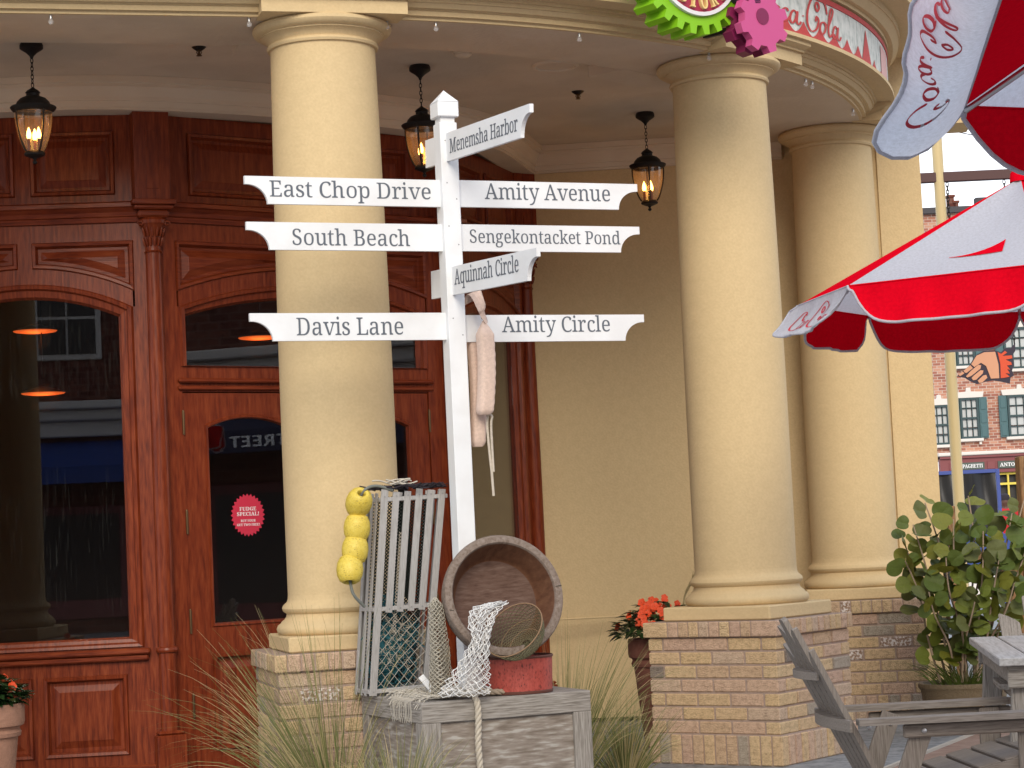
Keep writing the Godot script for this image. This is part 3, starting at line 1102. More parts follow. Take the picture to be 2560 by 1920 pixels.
func pilaster(at: Vector3, out: Vector3) -> void:
	var s := Sh.new()
	box2(s, -0.105, 0.105, 3.352, 3.872, -0.06, 0.075, 0.004)
	var p := part(store, s, "pilaster", M.mahogany)
	p.transform = Transform3D(Basis(out.cross(Vector3.UP) * -1.0, Vector3.UP, out), at - store.position)
	var i := Sh.new()
	i.box(Vector3(0.075, 0.34, 0.006), Vector3(0, 3.585, 0.076), 0.002)
	part(p, i, "panel", M.mahogany)
	var c := Sh.new()
	box2(c, -0.128, 0.128, 3.322, 3.352, -0.06, 0.11, 0.005)
	box2(c, -0.114, 0.114, 3.296, 3.322, -0.06, 0.094, 0.008)
	box2(c, -0.09, 0.09, 3.250, 3.296, -0.06, 0.08, 0.012)
	part(p, c, "cornice", M.mahogany_rail)
	var b := Sh.new()
	b.xf = Transform3D(Basis.IDENTITY, Vector3(0, 0, 0.018))
	b.lathe([Vector2(0.047, 3.046), Vector2(0.054, 3.052), Vector2(0.047, 3.06), Vector2(0.044, 3.09), Vector2(0.05, 3.15), Vector2(0.066, 3.20), Vector2(0.08, 3.215), Vector2(0.082, 3.235), Vector2(0.07, 3.25)], 20)
	for k in 7:
		var a := -1.35 + 2.7 * k / 6.0
		for row in 2:
			var y := 3.085 + row * 0.055
			var pts := []
			for q in 4:
				pts.append(Vector3(sin(a + row * 0.22) * (0.046 + 0.008 * row + q * 0.006), y + q * 0.017, cos(a + row * 0.22) * (0.046 + 0.008 * row + q * 0.006)))
			b.tube(pts, [0.006, 0.009, 0.008, 0.003], 5)
	for sx in [-1.0, 1.0]:
		var sp := []
		for k in 9:
			var a2 := k * 0.75
			var rr := 0.019 * (1.0 - k / 11.0)
			sp.append(Vector3(sx * (0.077 + cos(a2) * rr), 3.213 + sin(a2) * rr, 0.045))
		b.tube(sp, 0.006, 5)
	part(p, b, "capital", M.mahogany)
	var h := Sh.new()
	h.xf = b.xf
	h.lathe([Vector2(0.05, 0.30), Vector2(0.05, 0.74), Vector2(0.062, 0.745), Vector2(0.066, 0.757), Vector2(0.062, 0.77), Vector2(0.05, 0.776), Vector2(0.05, 1.6), Vector2(0.046, 3.046)], 24)
	part(p, h, "shaft", M.mahogany)
	var e := Sh.new()
	box2(e, -0.085, 0.085, 0.0, 0.275, -0.06, 0.08, 0.006)
	box2(e, -0.075, 0.075, 0.275, 0.3, -0.06, 0.075, 0.01)
	part(p, e, "base", M.mahogany)


func door_leaf(bay_xf: Transform3D, x0: float, x1: float, hinge_side: float) -> void:
	var c := (x0 + x1) * 0.5
	var a := 0.292
	var s := Sh.new()
	var z0 := -0.06
	var z1 := -0.008
	box2(s, x0, c - a, 0.02, 2.236, z0, z1)
	box2(s, c + a, x1, 0.02, 2.236, z0, z1)
	box2(s, c - a, c + a, 0.02, 0.155, z0, z1)
	box2(s, c - a, c + a, 0.714, 0.866, z0, z1)
	box2(s, c - a, c + a, 0.155, 0.714, z0, z1 - 0.035)
	for side in [-1.0, 1.0]:
		under_arch_strip(s, c, side, 0.0, a, func(x: float) -> float: return arch_y(x, a, 2.050, 0.060), func(_x: float) -> float: return 2.236, z0, z1)
	var d := part(store, s, "door", M.mahogany)
	d.transform = Transform3D(bay_xf.basis, bay_xf.origin)
	# bead round the glass
	var f := Sh.new()
	var rings := [[0.0, z1], [0.006, z1 + 0.010], [0.018, z1 + 0.008], [0.024, z1 - 0.02]]
	var prev := PackedVector2Array()
	var pz := 0.0
	for rg in rings:
		var cur := arched(c, a - rg[0], 0.866 + rg[0], 2.050 - rg[0], 0.060)
		if prev.size() > 0:
			for k in cur.size():
				var k2 := (k + 1) % cur.size()
				f.quad(Vector3(prev[k].x, prev[k].y, pz), Vector3(prev[k2].x, prev[k2].y, pz), Vector3(cur[k2].x, cur[k2].y, rg[1]), Vector3(cur[k].x, cur[k].y, rg[1]))
		prev = cur
		pz = rg[1]
	part(d, f, "bead", M.mahogany)
	var g := Sh.new()
	g.extrude(arched(c, a - 0.02, 0.884, 2.032, 0.058), -0.036, -0.028)
	part(d, g, "pane", M.pane_glass)
	var k3 := part(d, raised_panel(rect_loop(c - a, c + a, 0.155, 0.714)), "panel", M.mahogany)
	k3.position.z = z1
	for y in [0.42, 0.905, 1.481, 2.06]:
		var h := Sh.new()
		var hx := x0 - 0.004 if hinge_side < 0 else x1 + 0.004
		h.tube([Vector3(hx, y - 0.065, 0.0), Vector3(hx, y - 0.068, 0.0), Vector3(hx, y + 0.068, 0.0), Vector3(hx, y + 0.075, 0.0)], [0.004, 0.008, 0.008, 0.004], 8)
		part(d, h, "hinge", M.brass)
	var hd := Sh.new()
	var gx := x1 - 0.06 if hinge_side < 0 else x0 + 0.06
	hd.tube([Vector3(gx, 1.0, -0.006), Vector3(gx, 1.0, 0.05), Vector3(gx, 1.28, 0.05), Vector3(gx, 1.28, -0.006)], 0.010, 8)
	part(d, hd, "handle", M.brass)


func bay_frame_xf(a: Vector3, b: Vector3) -> Transform3D:
	var x := (b - a).normalized()
	return Transform3D(Basis(x, Vector3.UP, x.cross(Vector3.UP)), a - store.position)


func wood_front() -> void:
	var far_left := P0 + Vector3(-1.47, 0, 0.12)
	wood_bay(far_left, P0, "window_bay", 0.52, 0.61, 0.53, true)
	wood_bay(P0, P1, "window_bay", 0.52, 0.61, 0.53, true)
	wood_bay(P2, P3, "window_bay", 0.58, 0.67, 0.58, true)
	var db := wood_bay(P1, P2, "door_bay", 0.81, 0.87, 0.78, false)
	var w := P1.distance_to(P2)
	var j := Sh.new()
	box2(j, 0.0, 0.16, 0.0, 2.39, -0.10, 0.0)
	box2(j, w - 0.16, w, 0.0, 2.39, -0.10, 0.0)
	box2(j, 0.16, w - 0.16, 2.242, 2.39, -0.10, -0.004)
	part(db, j, "jamb", M.mahogany)
	var t := Sh.new()
	box2(t, 0.13, w - 0.13, 2.252, 2.276, -0.004, 0.022, 0.006)
	box2(t, 0.13, w - 0.13, 2.294, 2.320, -0.004, 0.030, 0.008)
	part(db, t, "transom", M.mahogany_rail)
	var xf := bay_frame_xf(P1, P2)
	door_leaf(xf, 0.164, w * 0.5 - 0.003, -1.0)
	door_leaf(xf, w * 0.5 + 0.003, w - 0.164, 1.0)
	var st := Sh.new()
	box2(st, 0.16, w - 0.16, 0.0, 0.018, -0.10, 0.02)
	part(db, st, "threshold", M.brass)
	var n0 := (P1 - P0).normalized().cross(Vector3.UP)
	var n1 := (P2 - P1).normalized().cross(Vector3.UP)
	var n2 := (P3 - P2).normalized().cross(Vector3.UP)
	pilaster(P0, n0)
	pilaster(P1, (n0 + n1).normalized())
	pilaster(P2, (n1 + n2).normalized())
	pilaster(P3, (n2 + Vector3(0, 0, 0.9)).normalized())
	pilaster(far_left, n0)


func build_pendants() -> void:
	for d in [[Vector3(-3.196, 2.837, -14.6), "upper glowing pendant lamp inside the shop window"], [Vector3(-3.155, 2.415, -14.6), "lower glowing pendant lamp inside the shop window"], [Vector3(-1.682, 2.722, -14.6), "glowing pendant lamp behind the transom above the doors"]]:
		var t := thing("pendant_lamp", d[1], "lamp", d[0], 0.0, "pendant lamps inside the shop")
		var s := Sh.new()
		s.lathe([Vector2(0.15, 0.008), Vector2(0.14, 0.02), Vector2(0.04, 0.05), Vector2(0.0, 0.055)], 28)
		part(t, s, "shade", M.black_iron)
		var g := Sh.new()
		g.lathe([Vector2(0.0, -0.004), Vector2(0.09, -0.003), Vector2(0.14, 0.004), Vector2(0.147, 0.010)], 28)
		part(t, g, "glowing_disc", M.pendant_glow)
		var c := Sh.new()
		c.tube([Vector3(0, 0.1, 0), Vector3(0, CEIL - d[0].y, 0)], 0.005, 5)
		part(t, c, "cord", M.black_iron)
		var l := OmniLight3D.new()
		l.name = "glow"
		l.light_color = Color(1.0, 0.55, 0.25)
		l.light_energy = 0.02
		l.light_size = 0.1
		l.omni_range = 8.0
		l.omni_attenuation = 2.0
		l.shadow_enabled = true
		l.position = Vector3(0, -0.03, 0)
		t.add_child(l)


# ---------------------------------------------------------------- lanterns and ceiling fittings
func ring_link(s: Sh, at: Vector3, h: float, w: float, turn: float, r: float) -> void:
	var pts := []
	for k in 13:
		var a := TAU * k / 12.0
		pts.append(at + Basis(Vector3.UP, turn) * Vector3(sin(a) * w, cos(a) * h, 0))
	s.tube(pts, r, 5, false)


func build_lanterns() -> void:
	var spots := [[Vector3(-2.475, CEIL, -11.431), "black lantern hanging in front of the dark upper wood panels", 0.75], [Vector3(-0.447, CEIL, -12.42), "black lantern half hidden behind the white signpost", 1.35], [Vector3(0.957, CEIL, -14.152), "black lantern hanging in front of the plain stucco wall", 0.0]]
	var first: Node3D = null
	for sp in spots:
		if first == null:
			first = make_lantern(sp[1])
			first.position = sp[0]
			first.rotation.y = sp[2]
		else:
			copy_of(first, "hanging_lantern", sp[1], sp[0], sp[2])
		# (the copies carry their own lamp with them)


func make_lantern(label: String) -> Node3D:
	var t := thing("hanging_lantern", label, "lantern", Vector3.ZERO, 0.0, "lanterns under the porch ceiling")
	var s := Sh.new()
	s.lathe([Vector2(0.006, -0.085), Vector2(0.012, -0.07), Vector2(0.03, -0.052), Vector2(0.052, -0.038), Vector2(0.062, -0.03), Vector2(0.062, -0.012), Vector2(0.056, 0.0)], 24)
	part(t, s, "canopy", M.black_iron)
	var c := Sh.new()
	for k in 7:
		ring_link(c, Vector3(0, -0.095 - k * 0.022, 0), 0.0145, 0.0075, PI / 2 * (k % 2), 0.0024)
	part(t, c, "chain", M.black_iron)
	var r := Sh.new()
	r.lathe([Vector2(0.100, -0.375), Vector2(0.116, -0.360), Vector2(0.122, -0.348), Vector2(0.118, -0.344), Vector2(0.094, -0.342), Vector2(0.093, -0.336), Vector2(0.085, -0.318), Vector2(0.068, -0.300), Vector2(0.045, -0.290), Vector2(0.035, -0.287), Vector2(0.035, -0.272), Vector2(0.04, -0.268), Vector2(0.030, -0.256), Vector2(0.014, -0.246), Vector2(0.006, -0.238), Vector2(0.0, -0.236)], 28)
	part(t, r, "hood", M.black_iron)
	var g := Sh.new()
	var gp := []
	for k in 13:
		var u := k / 12.0
		gp.append(Vector2(0.048 + 0.052 * pow(sin(u * PI * 0.5), 0.75), -0.585 + 0.215 * u))
	g.lathe(gp, 28)
	part(t, g, "glass", M.amber_glass)
	var rb := Sh.new()
	for k in 4:
		var a := TAU * k / 4.0
		var pts := []
		for q in gp:
			pts.append(Vector3(sin(a) * (q.x + 0.003), q.y, cos(a) * (q.x + 0.003)))
		rb.tube(pts, 0.0055, 5)
	part(t, rb, "rib", M.black_iron)
	var b := Sh.new()
	b.lathe([Vector2(0.0, -0.655), Vector2(0.010, -0.648), Vector2(0.013, -0.640), Vector2(0.006, -0.632), Vector2(0.012, -0.622), Vector2(0.030, -0.616), Vector2(0.052, -0.606), Vector2(0.056, -0.598), Vector2(0.050, -0.588), Vector2(0.046, -0.584), Vector2(0.0, -0.583)], 24)
	part(t, b, "finial", M.black_iron)
	for k in 3:
		var a := TAU * k / 3.0 + 0.4
		var q := Vector3(sin(a) * 0.03, -0.49, cos(a) * 0.03)
		var bs := Sh.new()
		bs.xf = Transform3D(Basis.IDENTITY, q)
		bs.lathe([Vector2(0.0, -0.03), Vector2(0.009, -0.026), Vector2(0.013, -0.010), Vector2(0.011, 0.008), Vector2(0.005, 0.026), Vector2(0.0, 0.036)], 12)
		part(t, bs, "bulb", M.bulb_glow)
		var st := Sh.new()
		st.tube([q + Vector3(0, -0.028, 0), q + Vector3(0, -0.095, 0)], 0.008, 8)
		part(t, st, "candle", M.terracotta_dark)
	var l := OmniLight3D.new()
	l.name = "glow"
	l.light_color = Color(1.0, 0.66, 0.30)
	l.light_energy = 0.03
	l.light_size = 0.03
	l.omni_range = 8.0
	l.omni_attenuation = 2.0
	l.shadow_enabled = true
	l.position = Vector3(0, -0.44, 0)
	t.add_child(l)
	return t


func build_ceiling_fittings() -> void:
	for d in [[Vector3(-1.62, CEIL, -11.703), "dark sprinkler head on the ceiling between lantern and near column"], [Vector3(0.494, CEIL, -13.363), "dark sprinkler head on the ceiling above the white street boards"]]:
		var t := thing("sprinkler", d[1], "sprinkler", d[0], 0.0, "sprinkler heads in the porch ceiling")
		var s := Sh.new()
		s.lathe([Vector2(0.018, -0.018), Vector2(0.032, -0.008), Vector2(0.04, 0.0)], 18)
		part(t, s, "rose", M.black_iron)
		var h := Sh.new()
		h.tube([Vector3(0, -0.012, 0), Vector3(0, -0.045, 0)], 0.007, 8)
		h.tube([Vector3(0, -0.046, 0), Vector3(0, -0.049, 0)], 0.016, 12)
		for sx in [-1, 1]:
			h.tube([Vector3(0.007 * sx, -0.016, 0), Vector3(0.014 * sx, -0.03, 0), Vector3(0.004 * sx, -0.046, 0)], 0.003, 5)
		part(t, h, "nozzle", M.brass)
	var sm := Sh.new()
	sm.lathe([Vector2(0.0, -0.045), Vector2(0.035, -0.043), Vector2(0.05, -0.032), Vector2(0.052, -0.02), Vector2(0.062, -0.018), Vector2(0.064, 0.0)], 24)
	solo("smoke_detector", sm, M.cream_trim, "small round white detector on the porch ceiling above the signpost", "smoke detector", Vector3(-0.189, CEIL, -12.063))
	var t2 := thing("ceiling_speaker", "flat round cream speaker grille set in the porch ceiling", "speaker", Vector3(0.341, CEIL, -12.577))
	var rg := Sh.new()
	rg.lathe([Vector2(0.112, -0.004), Vector2(0.118, -0.014), Vector2(0.134, -0.012), Vector2(0.14, 0.0)], 32)
	part(t2, rg, "ring", M.cream_trim)
	var gr := Sh.new()
	gr.lathe([Vector2(0.0, -0.007), Vector2(0.114, -0.005)], 32)
	part(t2, gr, "grille", M.ceiling)
	# string of clear bulbs under the edge of the entablature
	var b := Sh.new()
	b.lathe([Vector2(0.0, -0.048), Vector2(0.010, -0.045), Vector2(0.014, -0.036), Vector2(0.011, -0.026), Vector2(0.007, -0.018)], 12)
	var bm := b.mesh()
	var k := Sh.new()
	k.tube([Vector3(0, -0.02, 0), Vector3(0, 0.004, 0)], 0.008, 8)
	var km := k.mesh()
	var sl := thing("string_light", "row of small clear bulbs hung along the porch edge", "string light", ring_at(30.0, 4.42) + Vector3(0, SOFFIT, 0))
	for a in [-4.0, 9.2, 11.6, 16.4, 18.6, 22.0, 33.0, 45.5, 50.5, 59.5, 60.8, 74.0, 83.0, 87.0]:
		var q := ring_at(a, 4.66 if absf(fmod(a + 20.6, 35.2)) < 0.1 else 4.44) + Vector3(0, SOFFIT, 0) - sl.position
		var o := meshed(sl, bm, "bulb", M.clear_bulb)
		o.position = q
		meshed(o, km, "socket", M.steel)


# ---------------------------------------------------------------- signpost
const POST := Vector3(-0.265, 0, -10.4)
var E1 := Vector3(cos(deg_to_rad(23.0)), 0, -sin(deg_to_rad(23.0)))
var E2 := Vector3(sin(deg_to_rad(23.0)), 0, cos(deg_to_rad(23.0)))


func board_outline(l: float, h: float, from: float) -> PackedVector2Array:
	# from the post outwards along +x, top edge at y = h / 2
	var p := PackedVector2Array([Vector2(from, -h / 2), Vector2(l - 0.108, -h / 2)])
	for k in range(1, 11):
		var a := PI / 2 * k / 10.0
		p.append(Vector2(l - 0.008 - cos(a) * 0.100, -h / 2 + sin(a) * (h - 0.038)))
	p.append(Vector2(l, h / 2 - 0.038))
	p.append(Vector2(l, h / 2))
	p.append(Vector2(from, h / 2))
	return p


func build_signpost() -> void:
	var t := thing("signpost", "white wooden signpost with eight painted street boards", "signpost", POST, deg_to_rad(23.0))
	var s := Sh.new()
	s.box(Vector3(0.089, 3.31, 0.089), Vector3(0, 1.655, 0), 0.003)
	var p := part(t, s, "post", M.white_paint)
	var c := Sh.new()
	c.box(Vector3(0.072, 0.03, 0.072), Vector3(0, 3.322, 0))
	c.box(Vector3(0.108, 0.075, 0.108), Vector3(0, 3.374, 0), 0.004)
	var q := 0.054
	for k in 4:
		var b := Basis(Vector3.UP, k * PI / 2)
		c.tri(b * Vector3(-q, 3.411, q), b * Vector3(q, 3.411, q), Vector3(0, 3.474, 0))
	part(p, c, "cap", M.white_paint)
	var nl := Sh.new()
	for y in [3.015, 2.805, 2.36, 2.937, 2.716, 2.28, 3.22, 2.58]:
		var x := -0.02 if y in [3.015, 2.805, 2.36, 3.22] else 0.026
		nl.xf = Transform3D(Basis(Vector3.RIGHT, PI / 2), Vector3(x, y, 0.0447))
		nl.lathe([Vector2(0.0035, 0.0), Vector2(0.003, 0.001), Vector2(0.0, 0.0012)], 8)
	part(p, nl, "nail", M.nail)
	# text, side, top, baseline, cap, x from, x to, label
	var boards := [
		["East Chop Drive", -1, 3.033, 2.938, 0.076, 0.895, 0.094],
		["Amity Avenue", 1, 3.035, 2.945, 0.078, 0.187, 0.860],
		["South Beach", -1, 2.818, 2.711, 0.076, 0.794, 0.211],
		["Sengekontacket Pond", 1, 2.820, 2.730, 0.064, 0.099, 0.904],
		["Davis Lane", -1, 2.391, 2.287, 0.082, 0.791, 0.264],
		["Amity Circle", 1, 2.379, 2.295, 0.076, 0.245, 0.823],
	]
	for b in boards:
		var sd: float = b[1]
		var bs := Sh.new()
		var o := board_outline(1.014, 0.130, 0.040)
		if sd < 0:
			for k in o.size():
				o[k].x = -o[k].x
		bs.xf = Transform3D(Basis.IDENTITY, Vector3(0, b[2] - 0.065, 0))
		bs.extrude(o, -0.0095, 0.0095)
		var n := part(t, bs, "street_board", M.white_paint)
		n.set_meta("label", "board reading " + b[0])
		var x0: float = minf(sd * b[5], sd * b[6])
		lettering(n, b[0], "Droid Serif", Transform3D(Basis.IDENTITY, Vector3(x0, b[3], 0.0097)), absf(b[5] - b[6]), b[4], M.ink, 0.0015)
	for b in [["Menemsha Harbor", 3.257, -0.062, 0.097, 0.925, 3.152, 0.068], ["Aquinnah Circle", 2.610, -0.052, 0.080, 0.858, 2.520, 0.074]]:
		var bs := Sh.new()
		var o := board_outline(1.06, 0.136, -0.235)
		bs.extrude(o, -0.0095, 0.0095)
		var n := part(t, bs, "street_board", M.white_paint)
		n.set_meta("label", "board reading " + b[0])
		# runs towards the viewer along the local +z axis; its lettered face looks to +x ... the viewer's right
		n.transform = Transform3D(Basis(Vector3(0, b[2], 1).normalized(), Vector3(0, 1, -b[2]).normalized(), Vector3(-1, 0, 0)), Vector3(-0.008, b[1] - 0.068, 0))
		lettering(n, b[0], "Droid Serif", Transform3D(Basis.IDENTITY, Vector3(b[3], b[5] - (b[1] - 0.068) - b[3] * b[2] - 0.003, 0.0097)), b[4] - b[3], b[6], M.ink, 0.0015)


# ---------------------------------------------------------------- the fishing gear on its crate
const TOP := 0.576
var crate_xf: Transform3D


func on_crate(x: float, z: float, y := 0.0) -> Vector3:
	return crate_xf * Vector3(x, y, z)


# diamond netting on f(u, v), u and v from 0 to 1
func netting(s: Sh, f: Callable, nu: int, nv: int, r: float, closed := false, wob := 0.0) -> void:
	var pt := {}
	for i in nu + 1:
		for j in nv + 1:
			if (i + j) % 2 == 0:
				var p: Vector3 = f.call(float(i) / nu, float(j) / nv)
				if wob > 0.0:
					p += Vector3(rng.randf_range(-wob, wob), rng.randf_range(-wob, wob), rng.randf_range(-wob, wob))
				pt[i * 1000 + j] = p
	for i in nu + 1:
		for j in nv:
			if (i + j) % 2 == 0:
				for d in [-1, 1]:
					var i2: int = i + d
					if closed:
						i2 = posmod(i2, nu)
					if i2 < 0 or i2 > nu or not pt.has(i2 * 1000 + j + 1):
						continue
					var a: Vector3 = pt[i * 1000 + j]
					var b: Vector3 = pt[i2 * 1000 + j + 1]
					s.tube([a, b], r, 3, false)


func laid_rope(s: Sh, path: Array, r: float, twist := 0.09) -> void:
	# three strands laid together
	var l := 0.0
	var acc := [0.0]
	for k in range(1, path.size()):
		l += (path[k] as Vector3).distance_to(path[k - 1])
		acc.append(l)
	for st in 3:
		var pts := []
		for k in path.size():
			var tg: Vector3 = (path[mini(k + 1, path.size() - 1)] - path[maxi(k - 1, 0)]).normalized()
			var x := tg.cross(Vector3(0.31, 0.2, 0.9)).normalized()
			var y := tg.cross(x)
			var a: float = TAU * (acc[k] / twist + st / 3.0)
			pts.append(path[k] + (x * cos(a) + y * sin(a)) * r * 0.52)
		s.tube(pts, r * 0.56, 6)


func build_crate_display() -> void:
	crate_xf = Transform3D(Basis(Vector3.UP, deg_to_rad(23.0)), Vector3(-0.476, TOP, -9.9) + E1 * 0.42 - E2 * 0.42)
	crate()
	lobster_trap()
	floats()
	tub_bowl_basket()
	nets_and_ropes()
	hanging_canvas()


func crate() -> void:
	var t := thing("wooden_crate", "weathered grey wooden crate standing round the signpost foot", "crate", Vector3(crate_xf.origin.x, 0, crate_xf.origin.z), deg_to_rad(23.0))
	var h := 0.42
	for k in 4:
		var b := Basis(Vector3.UP, k * PI / 2)
		var pn := Sh.new()
		pn.box(Vector3(0.80, 0.50, 0.012), Vector3(0, 0.25, h - 0.026))
		var o := part(t, pn, "side_panel", M.plywood)
		o.basis = b
		var rl := Sh.new()
		rl.box(Vector3(0.84 if k % 2 == 0 else 0.80, 0.096, 0.02), Vector3(0, TOP - 0.048, h - 0.01), 0.003)
		part(t, rl, "top_rail", M.grey_wood_x).basis = b
		for sx in [-1.0, 1.0]:
			var st := Sh.new()
			st.box(Vector3(0.09 if k % 2 == 0 else 0.07, 0.478, 0.02), Vector3(sx * (h - (0.045 if k % 2 == 0 else 0.055)), 0.241, h - 0.01), 0.003)
			part(t, st, "corner_board", M.grey_wood_y).basis = b
	for k in 6:
		var tp := Sh.new()
		tp.box(Vector3(0.796, 0.014, 0.130), Vector3(0, TOP - 0.008, -0.333 + k * 0.1332), 0.002)
		part(t, tp, "top_plank", M.grey_wood_x)


func lobster_trap() -> void:
	# corners of its front, standing on end and leaning against the post
	var bl := Vector3(-0.735, TOP + 0.004, -10.46)
	var br := Vector3(-0.487, TOP + 0.012, -10.565)
	var tl := Vector3(-0.634, 1.545, -10.40)
	var tr := Vector3(-0.362, 1.552, -10.515)
	var dep := (-E2 * 0.19)
	var t := thing("lobster_trap", "weathered slatted lobster trap standing on end against the signpost", "lobster trap", bl)
	var at := func(u: float, v: float, w: float) -> Vector3: return bl.lerp(br, u).lerp(tl.lerp(tr, u), v) + dep * w - t.position
	var face := E2
	# front slats: the outer two run full height
	var n := 6
	for k in n:
		var u := float(k) / (n - 1)
		var v0 := 0.0 if k == 0 or k == n - 1 else 0.405
		if k == n - 1:
			v0 = 0.0
		var s := Sh.new()
		s.beam(at.call(u, v0, -0.03), at.call(u, 1.0 + (0.015 if k % 3 == 0 else 0.0), -0.03), 0.033 if k > 0 else 0.036, 0.009, face, 0.001)
		part(t, s, "slat", M.pale_slat)
		var nl := Sh.new()
		for v in [0.98, v0 + 0.02]:
			var q: Vector3 = at.call(u, v, -0.055)
			nl.tube([q, q + E2 * 0.004], 0.003, 6)
		part(t, nl, "nail", M.nail)
	# frame hoops
	for v in [0.02, 0.425, 0.965]:
		var s := Sh.new()
		s.beam(at.call(-0.02, v, 0.03), at.call(1.06, v, 0.03), 0.03, 0.02, Vector3.UP)
		s.beam(at.call(-0.02, v, 0.0), at.call(-0.02, v, 1.0), 0.03, 0.02, Vector3.UP)
		s.beam(at.call(1.06, v, 0.0), at.call(1.06, v, 1.0), 0.03, 0.02, Vector3.UP)
		s.beam(at.call(-0.02, v, 1.0), at.call(1.06, v, 1.0), 0.03, 0.02, Vector3.UP)
		part(t, s, "hoop", M.pale_slat)
	for w in [0.30, 0.62, 1.03]:
		for u in [-0.06, 1.11]:
			var s := Sh.new()
			s.beam(at.call(u, 0.0, w), at.call(u, 1.0, w), 0.026, 0.008, E1, 0.001)
			part(t, s, "slat", M.pale_slat)
	for k in 3:
		var s := Sh.new()
		var u := 0.02 + 0.5 * k
		s.beam(at.call(u, 0.0, 1.08), at.call(u, 1.0, 1.08), 0.026, 0.008, E2, 0.001)
		part(t, s, "slat", M.pale_slat)
	var ln := Sh.new()
	netting(ln, func(u: float, v: float) -> Vector3: return at.call(u * 1.02, 0.02 + v * 0.96, 0.97), 34, 110, 0.0034)
	part(t, ln, "back_netting", M.net_dark)
	# twine lacing down the inside
	for u in [0.07, 0.36]:
		var s := Sh.new()
		for k in 30:
			var a := 1.0 - k / 30.0 * (0.72 if u < 0.2 else 0.5) - (0.0 if u < 0.2 else 0.2)
			for sg in [-1.0, 1.0]:
				s.tube([at.call(u - 0.03 * sg, a, 0.12), at.call(u + 0.03 * sg, a - 0.016, 0.12)], 0.0022, 3, false)
		part(t, s, "lacing", M.net_tan)
	# front netting below the middle hoop
	var nt := Sh.new()
	netting(nt, func(u: float, v: float) -> Vector3: return at.call(0.06 + u * 0.88, 0.03 + v * 0.385, 0.04 + 0.10 * sin(u * PI) * sin(v * PI)), 10, 14, 0.0016, false, 0.003)
	part(t, nt, "netting", M.net_tan)
	# teal net heaped inside
	var th := Sh.new()
	for k in 420:
		var u := rng.randf_range(0.12, 0.82)
		var v := 0.04 + 0.46 * pow(rng.randf(), 1.2)
		if u > 0.5 and v > 0.3:
			v *= 0.7
		var w := rng.randf_range(0.30, 0.85)
		var p0: Vector3 = at.call(u, v, w)
		var pts := [p0]
		for q in 4:
			p0 += Vector3(rng.randf_range(-0.03, 0.03), rng.randf_range(-0.03, 0.03), rng.randf_range(-0.02, 0.02))
			pts.append(p0)
		th.tube(pts, rng.randf_range(0.0016, 0.0034), 3, false)
	var bag := []
	for i in 13:
		var row := PackedVector3Array()
		for j in 16:
			var a := TAU * j / 16.0
			var vv := i / 12.0
			var rr := sin(vv * PI) * (0.30 + 0.05 * sin(a * 3.0 + vv * 5.0))
			row.append(at.call(0.40 + cos(a) * rr, 0.06 + vv * 0.34, 0.62 + sin(a) * rr * 0.9))
		bag.append(row)
	th.grid(bag, false, true)
	part(t, th, "bundled_net", M.net_teal)
	var tw := Sh.new()
	for k in 150:
		var p1: Vector3 = at.call(rng.randf_range(0.2, 0.7), rng.randf_range(0.12, 0.38), rng.randf_range(0.25, 0.4))
		tw.tube([p1, p1 + Vector3(rng.randf_range(-0.02, 0.02), rng.randf_range(-0.02, 0.02), rng.randf_range(-0.006, 0.01)), p1 + Vector3(rng.randf_range(-0.02, 0.02), rng.randf_range(-0.02, 0.02), 0.004)], 0.0018, 3, false)
	part(t, tw, "twine", M.net_cream)
	# dark net and rope laid over its head
	var dn := Sh.new()
	for k in 46:
		var u0 := rng.randf_range(-0.05, 1.05)
		var p2: Vector3 = at.call(u0, 1.015 + rng.randf() * 0.012, rng.randf_range(-0.1, 0.6))
		var pts := [p2]
		for q in 6:
			p2 += Vector3(rng.randf_range(-0.04, 0.04), 0, rng.randf_range(-0.02, 0.02))
			pts.append(Vector3(p2.x, at.call(u0, 1.0, 0.3).y + rng.randf_range(0.008, 0.036), p2.z))
		dn.tube(pts, rng.randf_range(0.002, 0.0045), 4, false)
	var dark := solo("dark_net", dn, M.net_black, "tangled black net lying along the top of the lobster trap", "net")
	dark.position = t.position
	var gr := Sh.new()
	for k in 7:
		var p3: Vector3 = at.call(rng.randf_range(0.0, 0.5), 1.04, rng.randf_range(-0.1, 0.4))
		var pts := []
		for q in 7:
			pts.append(Vector3(p3.x + q * 0.016 - 0.05, p3.y + 0.012 * sin(q * 0.5 + k) + 0.010, p3.z + 0.01 * sin(q + k)))
		gr.tube(curve(pts, 3), 0.004, 5)
	var grn := solo("cord_coil", gr, M.net_tan, "pale grey cord coiled over the corner of the lobster trap", "cord")
	grn.position = t.position


